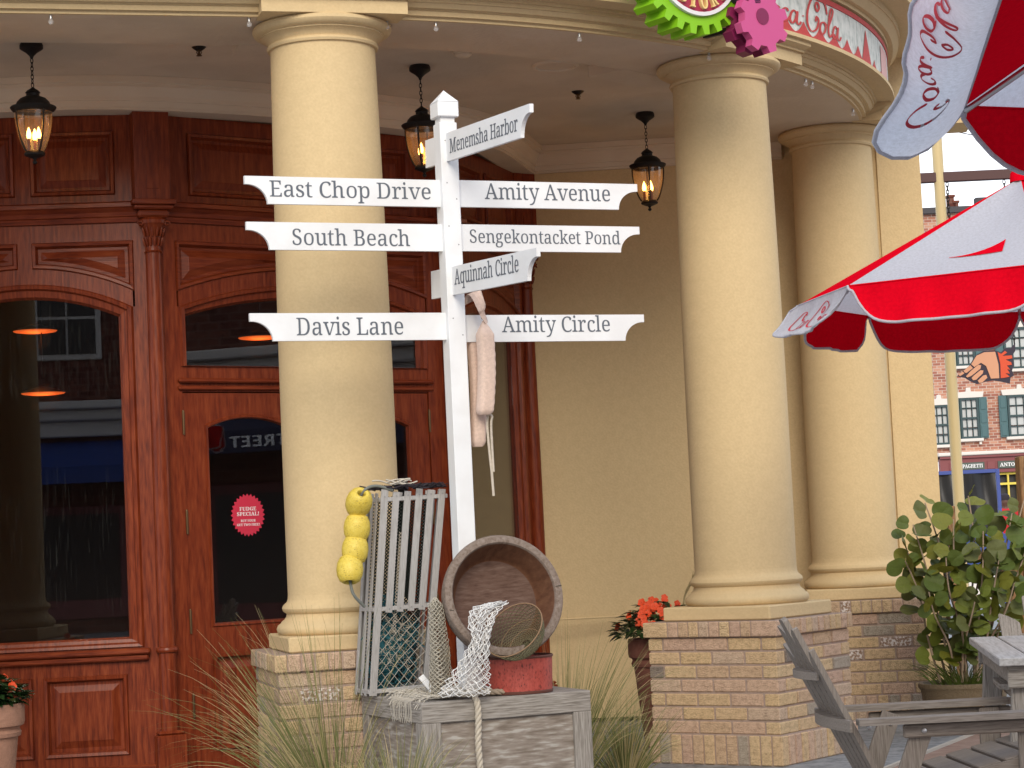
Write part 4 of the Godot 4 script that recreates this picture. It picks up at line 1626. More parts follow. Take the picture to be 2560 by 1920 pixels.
func floats() -> void:
	var s := Sh.new()
	s.lathe([Vector2(0.021, -0.058), Vector2(0.032, -0.061), Vector2(0.046, -0.052), Vector2(0.057, -0.028), Vector2(0.0605, 0.0), Vector2(0.057, 0.028), Vector2(0.046, 0.052), Vector2(0.032, 0.061), Vector2(0.021, 0.058), Vector2(0.017, 0.05), Vector2(0.016, -0.05), Vector2(0.021, -0.058)], 32)
	var m := s.mesh()
	var words := ["yellow float at the top of the string, its rope hole showing", "second yellow float down the string beside the lobster trap", "third yellow float down the string, dark cracks near its top", "lowest yellow float on the string, tilted with its hole open"]
	var at := [Vector3(-0.735, 1.497, -10.36), Vector3(-0.749, 1.380, -10.37), Vector3(-0.762, 1.280, -10.36), Vector3(-0.790, 1.190, -10.33)]
	var lean := [Vector3(0.75, 0.0, -0.30), Vector3(0.1, 0.9, -0.02), Vector3(0.12, 1.9, -0.08), Vector3(0.34, 2.8, -0.10)]
	for k in 4:
		var far := absf(at[k].z) / 10.1
		at[k] = Vector3(at[k].x * far, 1.29 + (at[k].y - 1.29) * far, at[k].z)
		var o := meshed(self, m, numbered("fishing_float"), M.float_yellow)
		tag(o, words[k], "float", "yellow floats strung beside the trap")
		o.position = at[k]
		o.basis = Basis.from_euler(lean[k]).scaled(Vector3.ONE * 1.06)
	var r := Sh.new()
	r.tube(curve([at[0] + Vector3(0.16, 0.05, -0.05), at[0] + Vector3(0.09, 0.075, -0.01), at[0] + Vector3(0.035, 0.06, 0.02), at[0], at[1], at[2], at[3], at[3] + Vector3(0.004, -0.085, 0.005), at[3] + Vector3(0.02, -0.13, 0.0), at[3] + Vector3(0.06, -0.18, -0.04)], 5), 0.0075, 7)
	solo("float_rope", r, M.rope_grey, "grey-green rope threaded through the yellow floats", "rope")


func tub_bowl_basket() -> void:
	# red tub
	var tc := Vector3(-0.034, TOP, -10.27)
	var t := thing("red_tub", "chipped red metal tub standing on the grey crate", "tub", tc)
	var s := Sh.new()
	s.lathe([Vector2(0.150, 0.004), Vector2(0.155, 0.006), Vector2(0.157, 0.020), Vector2(0.162, 0.16), Vector2(0.163, 0.166), Vector2(0.159, 0.166), Vector2(0.152, 0.02), Vector2(0.0, 0.018)], 48)
	part(t, s, "body", M.red_paint)
	var r := Sh.new()
	r.lathe([Vector2(0.159, 0.163), Vector2(0.166, 0.165), Vector2(0.167, 0.171), Vector2(0.163, 0.176), Vector2(0.158, 0.173)], 48)
	part(t, r, "rim", M.rust)
	var f := Sh.new()
	f.lathe([Vector2(0.15, 0.0), Vector2(0.159, 0.002), Vector2(0.160, 0.012), Vector2(0.156, 0.016)], 48)
	part(t, f, "foot_ring", M.rust)
	# wooden bowl leaning in the tub against the post
	var n := Vector3(0.30, 0.24, 0.92).normalized()
	var c := Vector3(-0.082, 1.038, -10.13)
	var zc := n
	var xc := Vector3.UP.cross(zc).normalized()
	var yc := zc.cross(xc)
	var b := thing("wooden_bowl", "large round wooden bowl tipped up inside the red tub", "bowl", c)
	b.transform = Transform3D(Basis(xc, zc, -yc), c)
	var inn := Sh.new()
	inn.lathe([Vector2(0.0, -0.158), Vector2(0.12, -0.157), Vector2(0.180, -0.152), Vector2(0.198, -0.144)], 64)
	part(b, inn, "floor", M.bowl_wood)
	var sd := Sh.new()
	sd.lathe([Vector2(0.198, -0.144), Vector2(0.209, -0.13), Vector2(0.232, -0.06), Vector2(0.248, 0.0)], 64)
	part(b, sd, "side", M.bowl_side)
	var rm := Sh.new()
	rm.lathe([Vector2(0.246, -0.004), Vector2(0.252, 0.006), Vector2(0.270, 0.009), Vector2(0.284, 0.004), Vector2(0.289, -0.008), Vector2(0.286, -0.05)], 64)
	part(b, rm, "rim", M.bowl_rim)
	var ou := Sh.new()
	ou.lathe([Vector2(0.286, -0.05), Vector2(0.278, -0.09), Vector2(0.250, -0.15), Vector2(0.215, -0.185), Vector2(0.16, -0.195), Vector2(0.0, -0.196)], 64)
	part(b, ou, "outside", M.bowl_rim)
	var ck := Sh.new()
	ck.box(Vector3(0.030, 0.006, 0.0022), Vector3(0.268, 0.0072, -0.028), 0.0, Basis(Vector3.UP, 0.12))
	ck.box(Vector3(0.018, 0.006, 0.0022), Vector3(-0.262, 0.0072, 0.06), 0.0, Basis(Vector3.UP, -0.2))
	part(b, ck, "crack", M.dark_hole)
	# wire basket lying in the bowl
	var bn := Vector3(-0.46, 0.62, 0.64).normalized()
	var bx := Vector3.UP.cross(bn).normalized()
	var by := bn.cross(bx)
	var bc := Vector3(-0.045, 0.880, -10.02)
	var k := thing("wire_basket", "round open basket of knotted wire resting inside the wooden bowl", "basket", bc)
	k.transform = Transform3D(Basis(bx, bn, -by), bc)
	var shape := func(u: float, v: float) -> Vector3:
		var a := TAU * u
		var rr: float = 0.148 * pow(v, 0.55)
		var y: float = -0.115 * (1.0 - pow(v, 2.6))
		return Vector3(sin(a) * rr, y, cos(a) * rr)
	var nt := Sh.new()
	netting(nt, shape, 52, 26, 0.0017, true)
	part(k, nt, "mesh", M.twine_green)
	var hp := Sh.new()
	for v in [[1.0, 0.0034], [0.62, 0.0018], [0.33, 0.0018]]:
		var pts := []
		for q in 41:
			pts.append(shape.call(q / 40.0, v[0]))
		hp.tube(pts, v[1], 5, false)
	part(k, hp, "hoop", M.twine_rust)


func nets_and_ropes() -> void:
	# white net draped over the basket and down onto the crate
	var w := Sh.new()
	var mid := [Vector3(-0.100, 1.008, -9.985), Vector3(-0.165, 0.985, -9.95), Vector3(-0.192, 0.92, -9.93), Vector3(-0.198, 0.850, -9.93), Vector3(-0.225, 0.76, -9.93), Vector3(-0.262, 0.67, -9.94), Vector3(-0.285, 0.60, -9.95)]
	var wid := [0.034, 0.066, 0.058, 0.038, 0.062, 0.098, 0.118]
	var mc := curve(mid, 6)
	for layer in 3:
		var ph := layer * 1.7
		var sheet := func(u: float, v: float) -> Vector3:
			var f := v * (mc.size() - 1)
			var i := mini(int(f), mc.size() - 2)
			var p: Vector3 = (mc[i] as Vector3).lerp(mc[i + 1], f - i)
			var g := v * (wid.size() - 1)
			var j := mini(int(g), wid.size() - 2)
			var hw := lerpf(wid[j], wid[j + 1], g - j)
			var a := (u - 0.5) * 2.0
			return p + Vector3(a * hw + 0.004 * sin(v * 14.0 + ph), 0.006 * sin(a * 5.0 + ph), 0.030 * cos(a * PI * 0.5) + 0.013 * sin(a * 7.0 + ph + v * 4.0) - 0.01 * layer)
		netting(w, sheet, 10, 26 + layer * 3, 0.0024, false, 0.005)
	solo("white_net", w, M.net_white, "white knotted net draped from the bowl down to the crate", "net")
	# brownish net rolled upright between trap and bowl
	var rl := Sh.new()
	for layer in 3:
		var roll := func(u: float, v: float) -> Vector3:
			var a := TAU * u
			var rr: float = (0.056 - 0.026 * v - 0.01 * layer) * (1.0 + 0.12 * sin(a * 3.0 + v * 5.0)) * (1.0 if v < 0.93 else (1.0 - v) / 0.07 * 0.8 + 0.2)
			return Vector3(-0.388, TOP + 0.01, -10.08) + Vector3(-0.012 * v + sin(a) * rr, v * 0.455, cos(a) * rr)
		netting(rl, roll, 20, 44, 0.0021, true, 0.003)
	solo("rolled_net", rl, M.net_cream, "tan net rolled into an upright bundle beside the trap", "net")
	# loose netting on the corner of the crate
	var ps := Sh.new()
	for layer in 3:
		var pud := func(u: float, v: float) -> Vector3:
			var x := -0.415 + u * 0.30 + 0.01 * sin(v * 9.0 + layer)
			var z := -0.10 + v * 0.50
			var p := on_crate(x, z, 0.012 + 0.022 * absf(sin(u * 6.0 + v * 5.0 + layer)) * (1.0 - v * 0.5))
			if x < -0.405 - 0.0:
				p += Vector3(-0.008, -(-0.405 - x) * 2.5, 0.0)
			return p
		netting(ps, pud, 13, 26, 0.0017, false, 0.006)
	for q in 22:
		var z := 0.05 + q * 0.0125
		var a := on_crate(-0.43, z, 0.004)
		ps.tube(curve([on_crate(-0.38, z, 0.012), a, a + Vector3(-0.006 + 0.006 * sin(q), -0.05, 0), a + Vector3(-0.004, -0.075 - 0.03 * absf(sin(q * 1.7)), 0.004)], 3), 0.0016, 3, false)
	solo("loose_net", ps, M.net_tan, "frayed tan net spilling over the crate corner below the trap", "net")
	var st := Sh.new()
	st.beam(on_crate(-0.30, 0.10, 0.10), on_crate(-0.235, 0.155, -0.002), 0.03, 0.012, E2)
	solo("paint_stick", st, M.white_paint, "short white painted stick poking out of the loose net", "stick")
	# thick laid rope
	var r := Sh.new()
	var path := curve([on_crate(0.02, 0.30, 0.018), on_crate(-0.06, 0.27, 0.022), on_crate(-0.16, 0.30, 0.02), on_crate(-0.24, 0.315, 0.022), on_crate(-0.275, 0.345, 0.05), on_crate(-0.25, 0.385, 0.035), on_crate(-0.225, 0.37, 0.062), on_crate(-0.215, 0.40, 0.028), on_crate(-0.17, 0.415, 0.024), on_crate(-0.155, 0.435, -0.02), on_crate(-0.155, 0.437, -0.10), on_crate(-0.160, 0.436, -0.20), on_crate(-0.157, 0.437, -0.30), on_crate(-0.16, 0.437, -0.42)], 10)
	laid_rope(r, path, 0.0155)
	solo("thick_rope", r, M.rope_cream, "thick cream laid rope knotted on the crate and hanging down its front", "rope")
	var r2 := Sh.new()
	laid_rope(r2, curve([on_crate(-0.29, 0.26, 0.02), on_crate(-0.20, 0.30, 0.024), on_crate(-0.1, 0.31, 0.02), on_crate(0.0, 0.345, 0.018), on_crate(0.05, 0.33, 0.014)], 12), 0.014)
	solo("short_rope", r2, M.rope_tan, "short brown rope end lying behind the knot on the crate", "rope")


func hanging_canvas() -> void:
	var t := thing("canvas_float", "pale pink canvas swimming float tied to the signpost", "float", Vector3(-0.13, 1.7, -10.42))
	# a stuffed canvas tube: rows of rounded rectangles
	var pillow := func(top: Vector3, bot: Vector3, w: float, d: float, pinch: float, wr: float) -> Sh:
		var s := Sh.new()
		var rows := []
		for i in 41:
			var v := i / 40.0
			var c := top.lerp(bot, v)
			var f := minf(1.0, 0.12 + v / pinch) if v < pinch else (1.0 if v < 0.965 else 1.0 - (v - 0.965) / 0.035 * 0.35)
			var row := PackedVector3Array()
			for j in 28:
				var a := TAU * j / 28.0
				var cx := signf(cos(a)) * pow(absf(cos(a)), 0.55)
				var cz := signf(sin(a)) * pow(absf(sin(a)), 0.55)
				var wrinkle := 1.0 + wr * sin(v * 62.0 + cx * 4.0 + a) * maxf(0.0, cx) * 0.035
				row.append(c + Basis(Vector3.UP, 0.5) * Vector3(cx * w * 0.5 * f * wrinkle, 0.0, cz * d * 0.5 * f * wrinkle) + Vector3(0.012 * sin(v * PI), 0, 0))
			rows.append(row)
		s.grid(rows, false, true)
		var cb: Vector3 = bot
		var last: PackedVector3Array = rows[40]
		for j in 28:
			s.tri(cb, last[j], last[(j + 1) % 28])
		return s
	var o := t.position
	part(t, pillow.call(Vector3(-0.122, 2.345, -10.385) - o, Vector3(-0.138, 1.893, -10.38) - o, 0.078, 0.076, 0.16, 1.0), "front_tube", M.canvas_pink)
	part(t, pillow.call(Vector3(-0.178, 2.34, -10.47) - o, Vector3(-0.178, 1.745, -10.46) - o, 0.07, 0.06, 0.10, 1.0), "rear_tube", M.canvas_pink)
	# twisted strap over the board
	var s := Sh.new()
	var rows := []
	var mid := curve([Vector3(-0.190, 2.44, -10.47), Vector3(-0.172, 2.492, -10.44), Vector3(-0.150, 2.47, -10.40), Vector3(-0.136, 2.42, -10.385), Vector3(-0.140, 2.38, -10.38), Vector3(-0.124, 2.34, -10.385)], 6)
	for i in mid.size():
		var row := PackedVector3Array()
		var tw := i * 0.07
		for j in 13:
			var a := (j / 12.0 - 0.5)
			var q := Basis(Vector3.UP, tw) * Vector3(a * 0.066 * (1.0 if i < 22 else 0.6), 0.0, 0.022 * cos(a * PI) + 0.006 * sin(a * 26.0 + i * 0.3))
			row.append(mid[i] + q + Vector3(0, a * 0.03, 0) - o)
		rows.append(row)
	s.grid(rows)
	part(t, s, "strap", M.canvas_pink)
	var st := Sh.new()
	st.tube(curve([Vector3(-0.118, 1.905, -10.42) - o, Vector3(-0.128, 1.85, -10.42) - o, Vector3(-0.122, 1.70, -10.42) - o, Vector3(-0.117, 1.62, -10.42) - o, Vector3(-0.113, 1.505, -10.42) - o], 5), 0.007, 6)
	st.tube(curve([Vector3(-0.118, 1.90, -10.415) - o, Vector3(-0.103, 1.885, -10.41) - o, Vector3(-0.108, 1.86, -10.41) - o, Vector3(-0.11, 1.80, -10.415) - o, Vector3(-0.108, 1.62, -10.42) - o], 5), 0.006, 6)
	part(t, st, "tie_cord", M.canvas_cream)


# ---------------------------------------------------------------- sticker on the door
func build_sticker() -> void:
	var xf := bay_frame_xf(P1, P2)
	xf.origin += store.position
	var at := xf * Vector3(0.578, 1.512, -0.026)
	var t := thing("door_sticker", "red starburst sticker lettered in white on the door glass", "sticker", at)
	t.basis = xf.basis
	var p := PackedVector2Array()
	for k in 56:
		var a := TAU * k / 56.0
		var r := 0.128 if k % 2 == 0 else 0.112
		p.append(Vector2(cos(a) * r * 0.90, sin(a) * r))
	var s := Sh.new()
	s.extrude(p, 0.0, 0.0012)
	part(t, s, "starburst", M.sticker_red)
	for l in [["FUDGE", -0.056, 0.026, 0.112, 0.022], ["SPECIAL!", -0.074, -0.004, 0.148, 0.022], ["BUY FOUR", -0.050, -0.040, 0.100, 0.014], ["GET TWO FREE!", -0.076, -0.064, 0.152, 0.014]]:
		lettering(t, l[0], "Droid Serif", Transform3D(Basis.IDENTITY, Vector3(l[1], l[2], 0.0014)), l[3], l[4], M.print_white, 0.0008, 700)


# ---------------------------------------------------------------- gear sign
func gear_outline(r0: float, r1: float, n: int, ph := 0.0) -> PackedVector2Array:
	var p := PackedVector2Array()
	for k in n:
		var a := TAU * k / n + ph
		var w := TAU / n
		for q in [[-0.30, r0], [-0.19, r1], [0.19, r1], [0.30, r0]]:
			p.append(Vector2(cos(a + w * q[0]), sin(a + w * q[0])) * q[1])
	return p


func ring_poly(s: Sh, r0: float, r1: float, z0: float, z1: float, n := 48) -> void:
	var rows := [PackedVector3Array(), PackedVector3Array(), PackedVector3Array(), PackedVector3Array()]
	for k in n:
		var a := TAU * k / n
		var c := Vector3(cos(a), sin(a), 0)
		rows[0].append(c * r0 + Vector3(0, 0, z0))
		rows[1].append(c * r0 + Vector3(0, 0, z1))
		rows[2].append(c * r1 + Vector3(0, 0, z1))
		rows[3].append(c * r1 + Vector3(0, 0, z0))
	for k in 3:
		s.grid([rows[k], rows[k + 1]], false, true)


func disc(s: Sh, r: float, z0: float, z1: float, n := 48) -> void:
	var p := PackedVector2Array()
	for k in n:
		p.append(Vector2(cos(TAU * k / n), sin(TAU * k / n)) * r)
	s.extrude(p, z0, z1)


func build_gear_sign() -> void:
	var out := ring_out(36.5)
	var c := Vector3(1.045, 4.245, -11.10)
	var t := thing("gear_sign", "sign of lime green, pink and purple gear wheels fixed over the porch", "sign", c)
	t.basis = Basis(Vector3.UP.cross(out), Vector3.UP, out)
	var g := Sh.new()
	g.extrude(gear_outline(0.345, 0.392, 26, 0.05), -0.16, 0.0)
	part(t, g, "green_gear", M.gear_green)
	var d := Sh.new()
	disc(d, 0.285, -0.02, 0.012)
	part(t, d, "maroon_disc", M.sign_maroon)
	var r := Sh.new()
	ring_poly(r, 0.278, 0.298, -0.01, 0.020)
	part(t, r, "white_ring", M.white_paint)
	var word := "FACTORY"
	for k in 7:
		var a := deg_to_rad(-90.0 + (k - 3.55) * 17.5)
		var ch := word[k]
		var wdt: float = 0.046 if ch in ["O", "R", "A", "C", "T", "Y"] else 0.04
		var up := Vector3(-cos(a), -sin(a), 0)
		var xr := Vector3(-sin(a), cos(a), 0)
		var at := Vector3(cos(a), sin(a), 0) * 0.262 - xr * wdt * 0.5 + Vector3(0, 0, 0.012)
		lettering(t, ch, "Droid Serif", Transform3D(Basis(xr, up, Vector3(0, 0, 1)), at), wdt, 0.078, M.sign_yellow, 0.02, 700, "letter")
	# pink wheel in front, a darker twin behind it
	var pc := Vector3(0.372, -0.305, 0.06)
	var hole := gear_outline(0.138, 0.172, 8, 0.32)
	for lay2 in [[0.0, 0.05, M.gear_pink], [-0.10, -0.03, M.gear_dark]]:
		var s := Sh.new()
		s.xf = Transform3D(Basis(Vector3(0, 0, 1), 0.16 if lay2[0] < 0 else 0.0), pc)
		s.extrude(hole, lay2[0], lay2[1])
		part(t, s, "pink_gear", lay2[2])
	var hs := Sh.new()
	hs.xf = Transform3D(Basis.IDENTITY, pc + Vector3(-0.012, 0.02, 0))
	disc(hs, 0.044, 0.045, 0.053, 28)
	part(t, hs, "hub", M.gear_dark)
	var ps := Sh.new()
	ps.xf = Transform3D(Basis.IDENTITY, pc + Vector3(-0.05, 0.21, 0.02))
	ps.extrude(gear_outline(0.10, 0.125, 8, 0.1), -0.12, 0.03)
	part(t, ps, "purple_gear", M.gear_purple)
	var ws := Sh.new()
	ws.xf = Transform3D(Basis.IDENTITY, pc + Vector3(0.095, 0.20, 0.03))
	disc(ws, 0.052, -0.01, 0.03, 28)
	part(t, ws, "white_disc", M.print_white)
	var wr := Sh.new()
	wr.xf = ws.xf
	ring_poly(wr, 0.049, 0.060, -0.01, 0.036, 32)
	part(t, wr, "grey_ring", M.nail)
	var br := Sh.new()
	br.beam(Vector3(0, 0.05, -0.16), Vector3(0, 0.05, -0.5), 0.04, 0.04)
	br.beam(pc + Vector3(0, 0, -0.1), pc + Vector3(0, 0.02, -0.42), 0.03, 0.03)
	part(t, br, "bracket", M.black_iron)
	var wi := Sh.new()
	wi.tube([Vector3(0.50, -0.245, 0.02), Vector3(0.62, 0.04, -0.30), Vector3(0.66, 0.30, -0.36)], 0.005, 6)
	part(t, wi, "stay_rod", M.nail)


# ---------------------------------------------------------------- script lettering as painted strokes
func script_strokes() -> Array:
	return [
		[Vector2(1.30, 1.45), Vector2(1.10, 1.25), Vector2(1.02, 1.60), Vector2(1.20, 2.05), Vector2(1.42, 1.85), Vector2(1.20, 2.25), Vector2(0.70, 2.15), Vector2(0.28, 1.45), Vector2(0.22, 0.62), Vector2(0.52, 0.05), Vector2(1.0, 0.12), Vector2(1.35, 0.55)],
		[Vector2(1.95, 0.98), Vector2(1.62, 0.80), Vector2(1.52, 0.35), Vector2(1.72, 0.02), Vector2(2.0, 0.22), Vector2(2.12, 0.68), Vector2(1.95, 0.98), Vector2(2.25, 0.85)],
		[Vector2(2.86, 0.78), Vector2(2.72, 0.98), Vector2(2.46, 0.80), Vector2(2.36, 0.35), Vector2(2.52, 0.02), Vector2(2.80, 0.14), Vector2(3.0, 0.45)],
		[Vector2(3.52, 0.86), Vector2(3.30, 0.98), Vector2(3.08, 0.70), Vector2(3.02, 0.25), Vector2(3.18, 0.02), Vector2(3.42, 0.30), Vector2(3.60, 0.98), Vector2(3.56, 0.22), Vector2(3.74, 0.06), Vector2(3.92, 0.32)],
		[Vector2(3.98, 0.78), Vector2(4.16, 0.80)],
		[Vector2(6.25, 1.55), Vector2(6.05, 2.25), Vector2(5.40, 2.75), Vector2(4.80, 2.30), Vector2(4.45, 1.35), Vector2(4.45, 0.40), Vector2(4.78, -0.10), Vector2(5.25, 0.15), Vector2(5.45, 0.85), Vector2(5.25, 1.10), Vector2(5.18, 0.7)],
		[Vector2(5.28, 1.45), Vector2(5.12, 1.85), Vector2(5.30, 2.20), Vector2(5.48, 1.85), Vector2(5.28, 1.45)],
		[Vector2(5.98, 0.90), Vector2(5.68, 0.72), Vector2(5.60, 0.25), Vector2(5.80, -0.05), Vector2(6.05, 0.20), Vector2(6.15, 0.62), Vector2(5.98, 0.90), Vector2(6.28, 0.72)],
		[Vector2(6.34, 0.55), Vector2(6.74, 1.50), Vector2(6.86, 2.02), Vector2(6.68, 2.12), Vector2(6.50, 1.50), Vector2(6.42, 0.45), Vector2(6.56, -0.02), Vector2(6.80, 0.22)],
		[Vector2(7.36, 0.82), Vector2(7.14, 0.94), Vector2(6.94, 0.66), Vector2(6.88, 0.20), Vector2(7.04, -0.04), Vector2(7.28, 0.26), Vector2(7.44, 0.94), Vector2(7.40, 0.16), Vector2(7.60, 0.02), Vector2(7.80, 0.35)],
	]


func paint_script(s: Sh, f: Callable, thick: float) -> void:
	for st in script_strokes():
		var c := curve(st, 5)
		var l0 := []
		var l1 := []
		for k in c.size():
			var tg: Vector2 = c[mini(k + 1, c.size() - 1)] - c[maxi(k - 1, 0)]
			tg = tg.normalized()
			var nn := Vector2(-tg.y, tg.x)
			var w: float = thick * (0.35 + 0.65 * absf(tg.y))
			if k == 0 or k == c.size() - 1:
				w *= 0.3
			l0.append(f.call(c[k] + nn * w))
			l1.append(f.call(c[k] - nn * w))
		s.grid([PackedVector3Array(l0), PackedVector3Array(l1)])


func build_banner() -> void:
	var y0 := 4.122
	var y1 := 4.405
	var c := ring_at(66.0, 4.65)
	var t := thing("drink_banner", "curved faded red and white painted drink banner above the porch edge", "banner", Vector3(c.x, y0, c.z))
	var s := Sh.new()
	ring_sweep(s, 36.0, 90.0, [Vector2(4.645, y0), Vector2(4.656, y0), Vector2(4.656, y1), Vector2(4.645, y1)], 60)
	wpart(t, s, "board", M.banner_white)
	var b := Sh.new()
	ring_sweep(b, 36.0, 90.0, [Vector2(4.655, y1 - 0.032), Vector2(4.662, y1 - 0.032), Vector2(4.662, y1), Vector2(4.655, y1)], 60)
	wpart(t, b, "red_border", M.banner_red)
	# red ground with white drips running down into it
	var d := Sh.new()
	var lo := PackedVector3Array()
	var hi := PackedVector3Array()
	for k in 541:
		var a := 36.0 + k * 0.1
		var u := fposmod((a - 36.0) / 2.55, 1.0)
		var h := 0.020 + 0.075 * pow(absf(2.0 * u - 1.0), 1.7)
		var sp := absf(a - 66.4)
		if sp < 1.3:
			h = maxf(h, 0.20 * (1.0 - sp / 1.3) + 0.03)
		if a > 69.0:
			h *= 0.55
		lo.append(ring_at(a, 4.660) + Vector3.UP * (y0 + 0.001))
		hi.append(ring_at(a, 4.660) + Vector3.UP * (y0 + h))
	d.grid([lo, hi])
	wpart(t, d, "red_ground", M.banner_red)
	var sc := Sh.new()
	paint_script(sc, func(p: Vector2) -> Vector3: return ring_at(46.6 + p.x * 1.74 + p.y * 0.15, 4.662) + Vector3.UP * (y0 + 0.060 + p.y * 0.082), 0.09)
	wpart(t, sc, "script_lettering", M.banner_red)
	var pk := Sh.new()
	ring_sweep(pk, 72.0, 76.0, [Vector2(4.660, y0 + 0.03), Vector2(4.661, y1 - 0.06)], 8)
	wpart(t, pk, "pink_patch", M.banner_pink)


# ---------------------------------------------------------------- umbrellas
func umbrella(called_label: String, n: int, start: Vector3, heading: float, side: float, edge: float, apex: float, panels: Array, wind: Array, logos: Array) -> void:
	var vs := [start]
	var p := start
	for k in n - 1:
		var a := deg_to_rad(heading - 360.0 / n * k)
		p += Vector3(cos(a), 0, sin(a)) * side
		vs.append(p)
	if n == 8:
		vs[1] = Vector3(1.461, 0, -9.294)
	var c := Vector3.ZERO
	for q in vs:
		c += q / float(n)
	var t := thing("patio_umbrella", called_label, "umbrella", Vector3(c.x, 0, c.z), 0.0, "red and white patio umbrellas")
	var o := Vector3(c.x, 0, c.z)
	var top := Vector3(0, apex, 0)
	for k in n:
		var a: Vector3 = vs[k] - o + Vector3.UP * edge
		var b: Vector3 = vs[(k + 1) % n] - o + Vector3.UP * edge
		var mid := (a + b) * 0.5
		var out := Vector3(mid.x, 0, mid.z).normalized()
		var rows := []
		for i in 13:
			var row := PackedVector3Array()
			for j in 9:
				var u := i / 12.0
				var v := j / 8.0
				var q := top.lerp(a.lerp(b, v), u)
				q.y -= 0.035 * sin(u * PI) * sin(v * PI)
				row.append(q)
			rows.append(row)
		var s := Sh.new()
		s.grid(rows)
		var red: bool = panels[k] == 1
		var pn := part(t, s, "canopy_panel", M.umbrella_red if red else M.umbrella_white)
		# valance: sewn to the panel's edge, in the other colour
		var w: Array = wind[k] if k < wind.size() else [6.0, 6.0, 0.185, 0.0]
		var fall := func(u: float, v: float) -> Vector3:
			var e := a.lerp(b, u)
			var round_off := 1.0 - pow(absf(u * 2.0 - 1.0), 7.0) * 0.85
			var drop: float = w[2] * v * round_off * (1.0 - (w[4] * minf(u / 0.3, 1.0) if w.size() > 4 else 0.0))
			var phi: float = deg_to_rad(minf(lerpf(w[0], w[1], u), 140.0)) * (0.35 + 0.65 * v)
			var q2: Vector3 = e + out * (drop * sin(phi) + 0.014 * sin(u * 17.0 + k * 2.0) * v + 0.010 * sin(u * 34.0 + v * 3.0) * v)
			q2 += (b - a).normalized() * (w[3] * v * v)
			q2.y -= drop * cos(phi)
			return q2
		var vr := []
		for i in 37:
			var row := PackedVector3Array()
			for j in 9:
				row.append(fall.call(i / 36.0, j / 8.0))
			vr.append(row)
		var vs2 := Sh.new()
		vs2.grid(vr)
		var va := part(t, vs2, "valance", M.umbrella_white if red else M.umbrella_red)
		var pp := []
		for j in 9:
			pp.append(fall.call(0.0, j / 8.0))
		for i in 37:
			pp.append(fall.call(i / 36.0, 1.0))
		for j in 9:
			pp.append(fall.call(1.0, 1.0 - j / 8.0))
		var pi := Sh.new()
		pi.tube(pp, 0.0065, 5, false)
		part(va, pi, "piping", M.umbrella_white)
		var sm := Sh.new()
		sm.tube([a.lerp(b, 0.0), a.lerp(b, 0.5), a.lerp(b, 1.0)], 0.004, 5, false)
		part(pn, sm, "seam", M.umbrella_white if red else M.umbrella_red)
		if k in logos:
			var lg := Sh.new()
			paint_script(lg, func(q: Vector2) -> Vector3:
				var u := 0.16 + q.x / 7.8 * (0.68 if n == 8 else 0.5)
				var v := 0.78 - q.y / 2.7 * (0.60 if n == 8 else 0.45)
				var at: Vector3 = fall.call(u, v)
				return at + out * 0.003, 0.085)
			part(va, lg, "script_lettering", M.logo_red)
		if not red:
			var mk := Sh.new()
			var on_cloth := func(p2: Vector2) -> Vector3:
				var u := 0.80 - p2.y * 0.16
				var v := p2.x
				var q3 := top.lerp(a.lerp(b, v), u)
				q3.y -= 0.035 * sin(u * PI) * sin(v * PI) - 0.004
				return q3
			var l0 := PackedVector3Array()
			var l1 := PackedVector3Array()
			for q4 in 9:
				var w2 := q4 / 8.0
				l0.append(on_cloth.call(Vector2(0.42 + 0.36 * w2, 0.15 + 0.75 * w2 * w2)))
				l1.append(on_cloth.call(Vector2(0.42 + 0.36 * w2, 0.12 - 0.10 * w2)))
			mk.grid([l0, l1])
			part(pn, mk, "mark", M.umbrella_red)
		var rb := Sh.new()
		rb.tube([top + Vector3(0, -0.03, 0), a + Vector3(0, -0.012, 0)], 0.008, 6)
		rb.tube([Vector3(0, apex - 0.42, 0), top.lerp(a, 0.55) + Vector3(0, -0.02, 0)], 0.007, 6)
		part(t, rb, "rib", M.steel)
	var pl := Sh.new()
	pl.tube([Vector3(0, 0.0, 0), Vector3(0, apex + 0.03, 0)], 0.019, 14)
	part(t, pl, "pole", M.white_paint)
	var fi := Sh.new()
	fi.lathe([Vector2(0.05, apex - 0.02), Vector2(0.045, apex + 0.02), Vector2(0.02, apex + 0.05), Vector2(0.0, apex + 0.06)], 16)
	part(t, fi, "finial", M.umbrella_red)
	var ba := Sh.new()
	ba.lathe([Vector2(0.26, 0.008), Vector2(0.25, 0.05), Vector2(0.06, 0.09), Vector2(0.03, 0.24), Vector2(0.0, 0.25)], 28)
	part(t, ba, "stand", M.black_iron)


func build_umbrellas() -> void:
	umbrella("red and white umbrella over the wooden table, seen from the side", 8, Vector3(1.34, 0, -10.03), 78.0, 0.80, 2.31, 2.83, [1, 0, 1, 0, 1, 0, 0, 0], [[42.0, 30.0, 0.20, -0.06], [14.0, 6.0, 0.185, 0.03]], [0])
	umbrella("red and white umbrella seen from below with its white valance blowing", 6, Vector3(1.155, 0, -5.34), 98.0, 1.50, 2.31, 3.02, [1, 0, 1, 0, 1, 0], [[40.0, 215.0, 0.34, -0.04, 0.52], [20.0, 20.0, 0.2, 0.0]], [0])


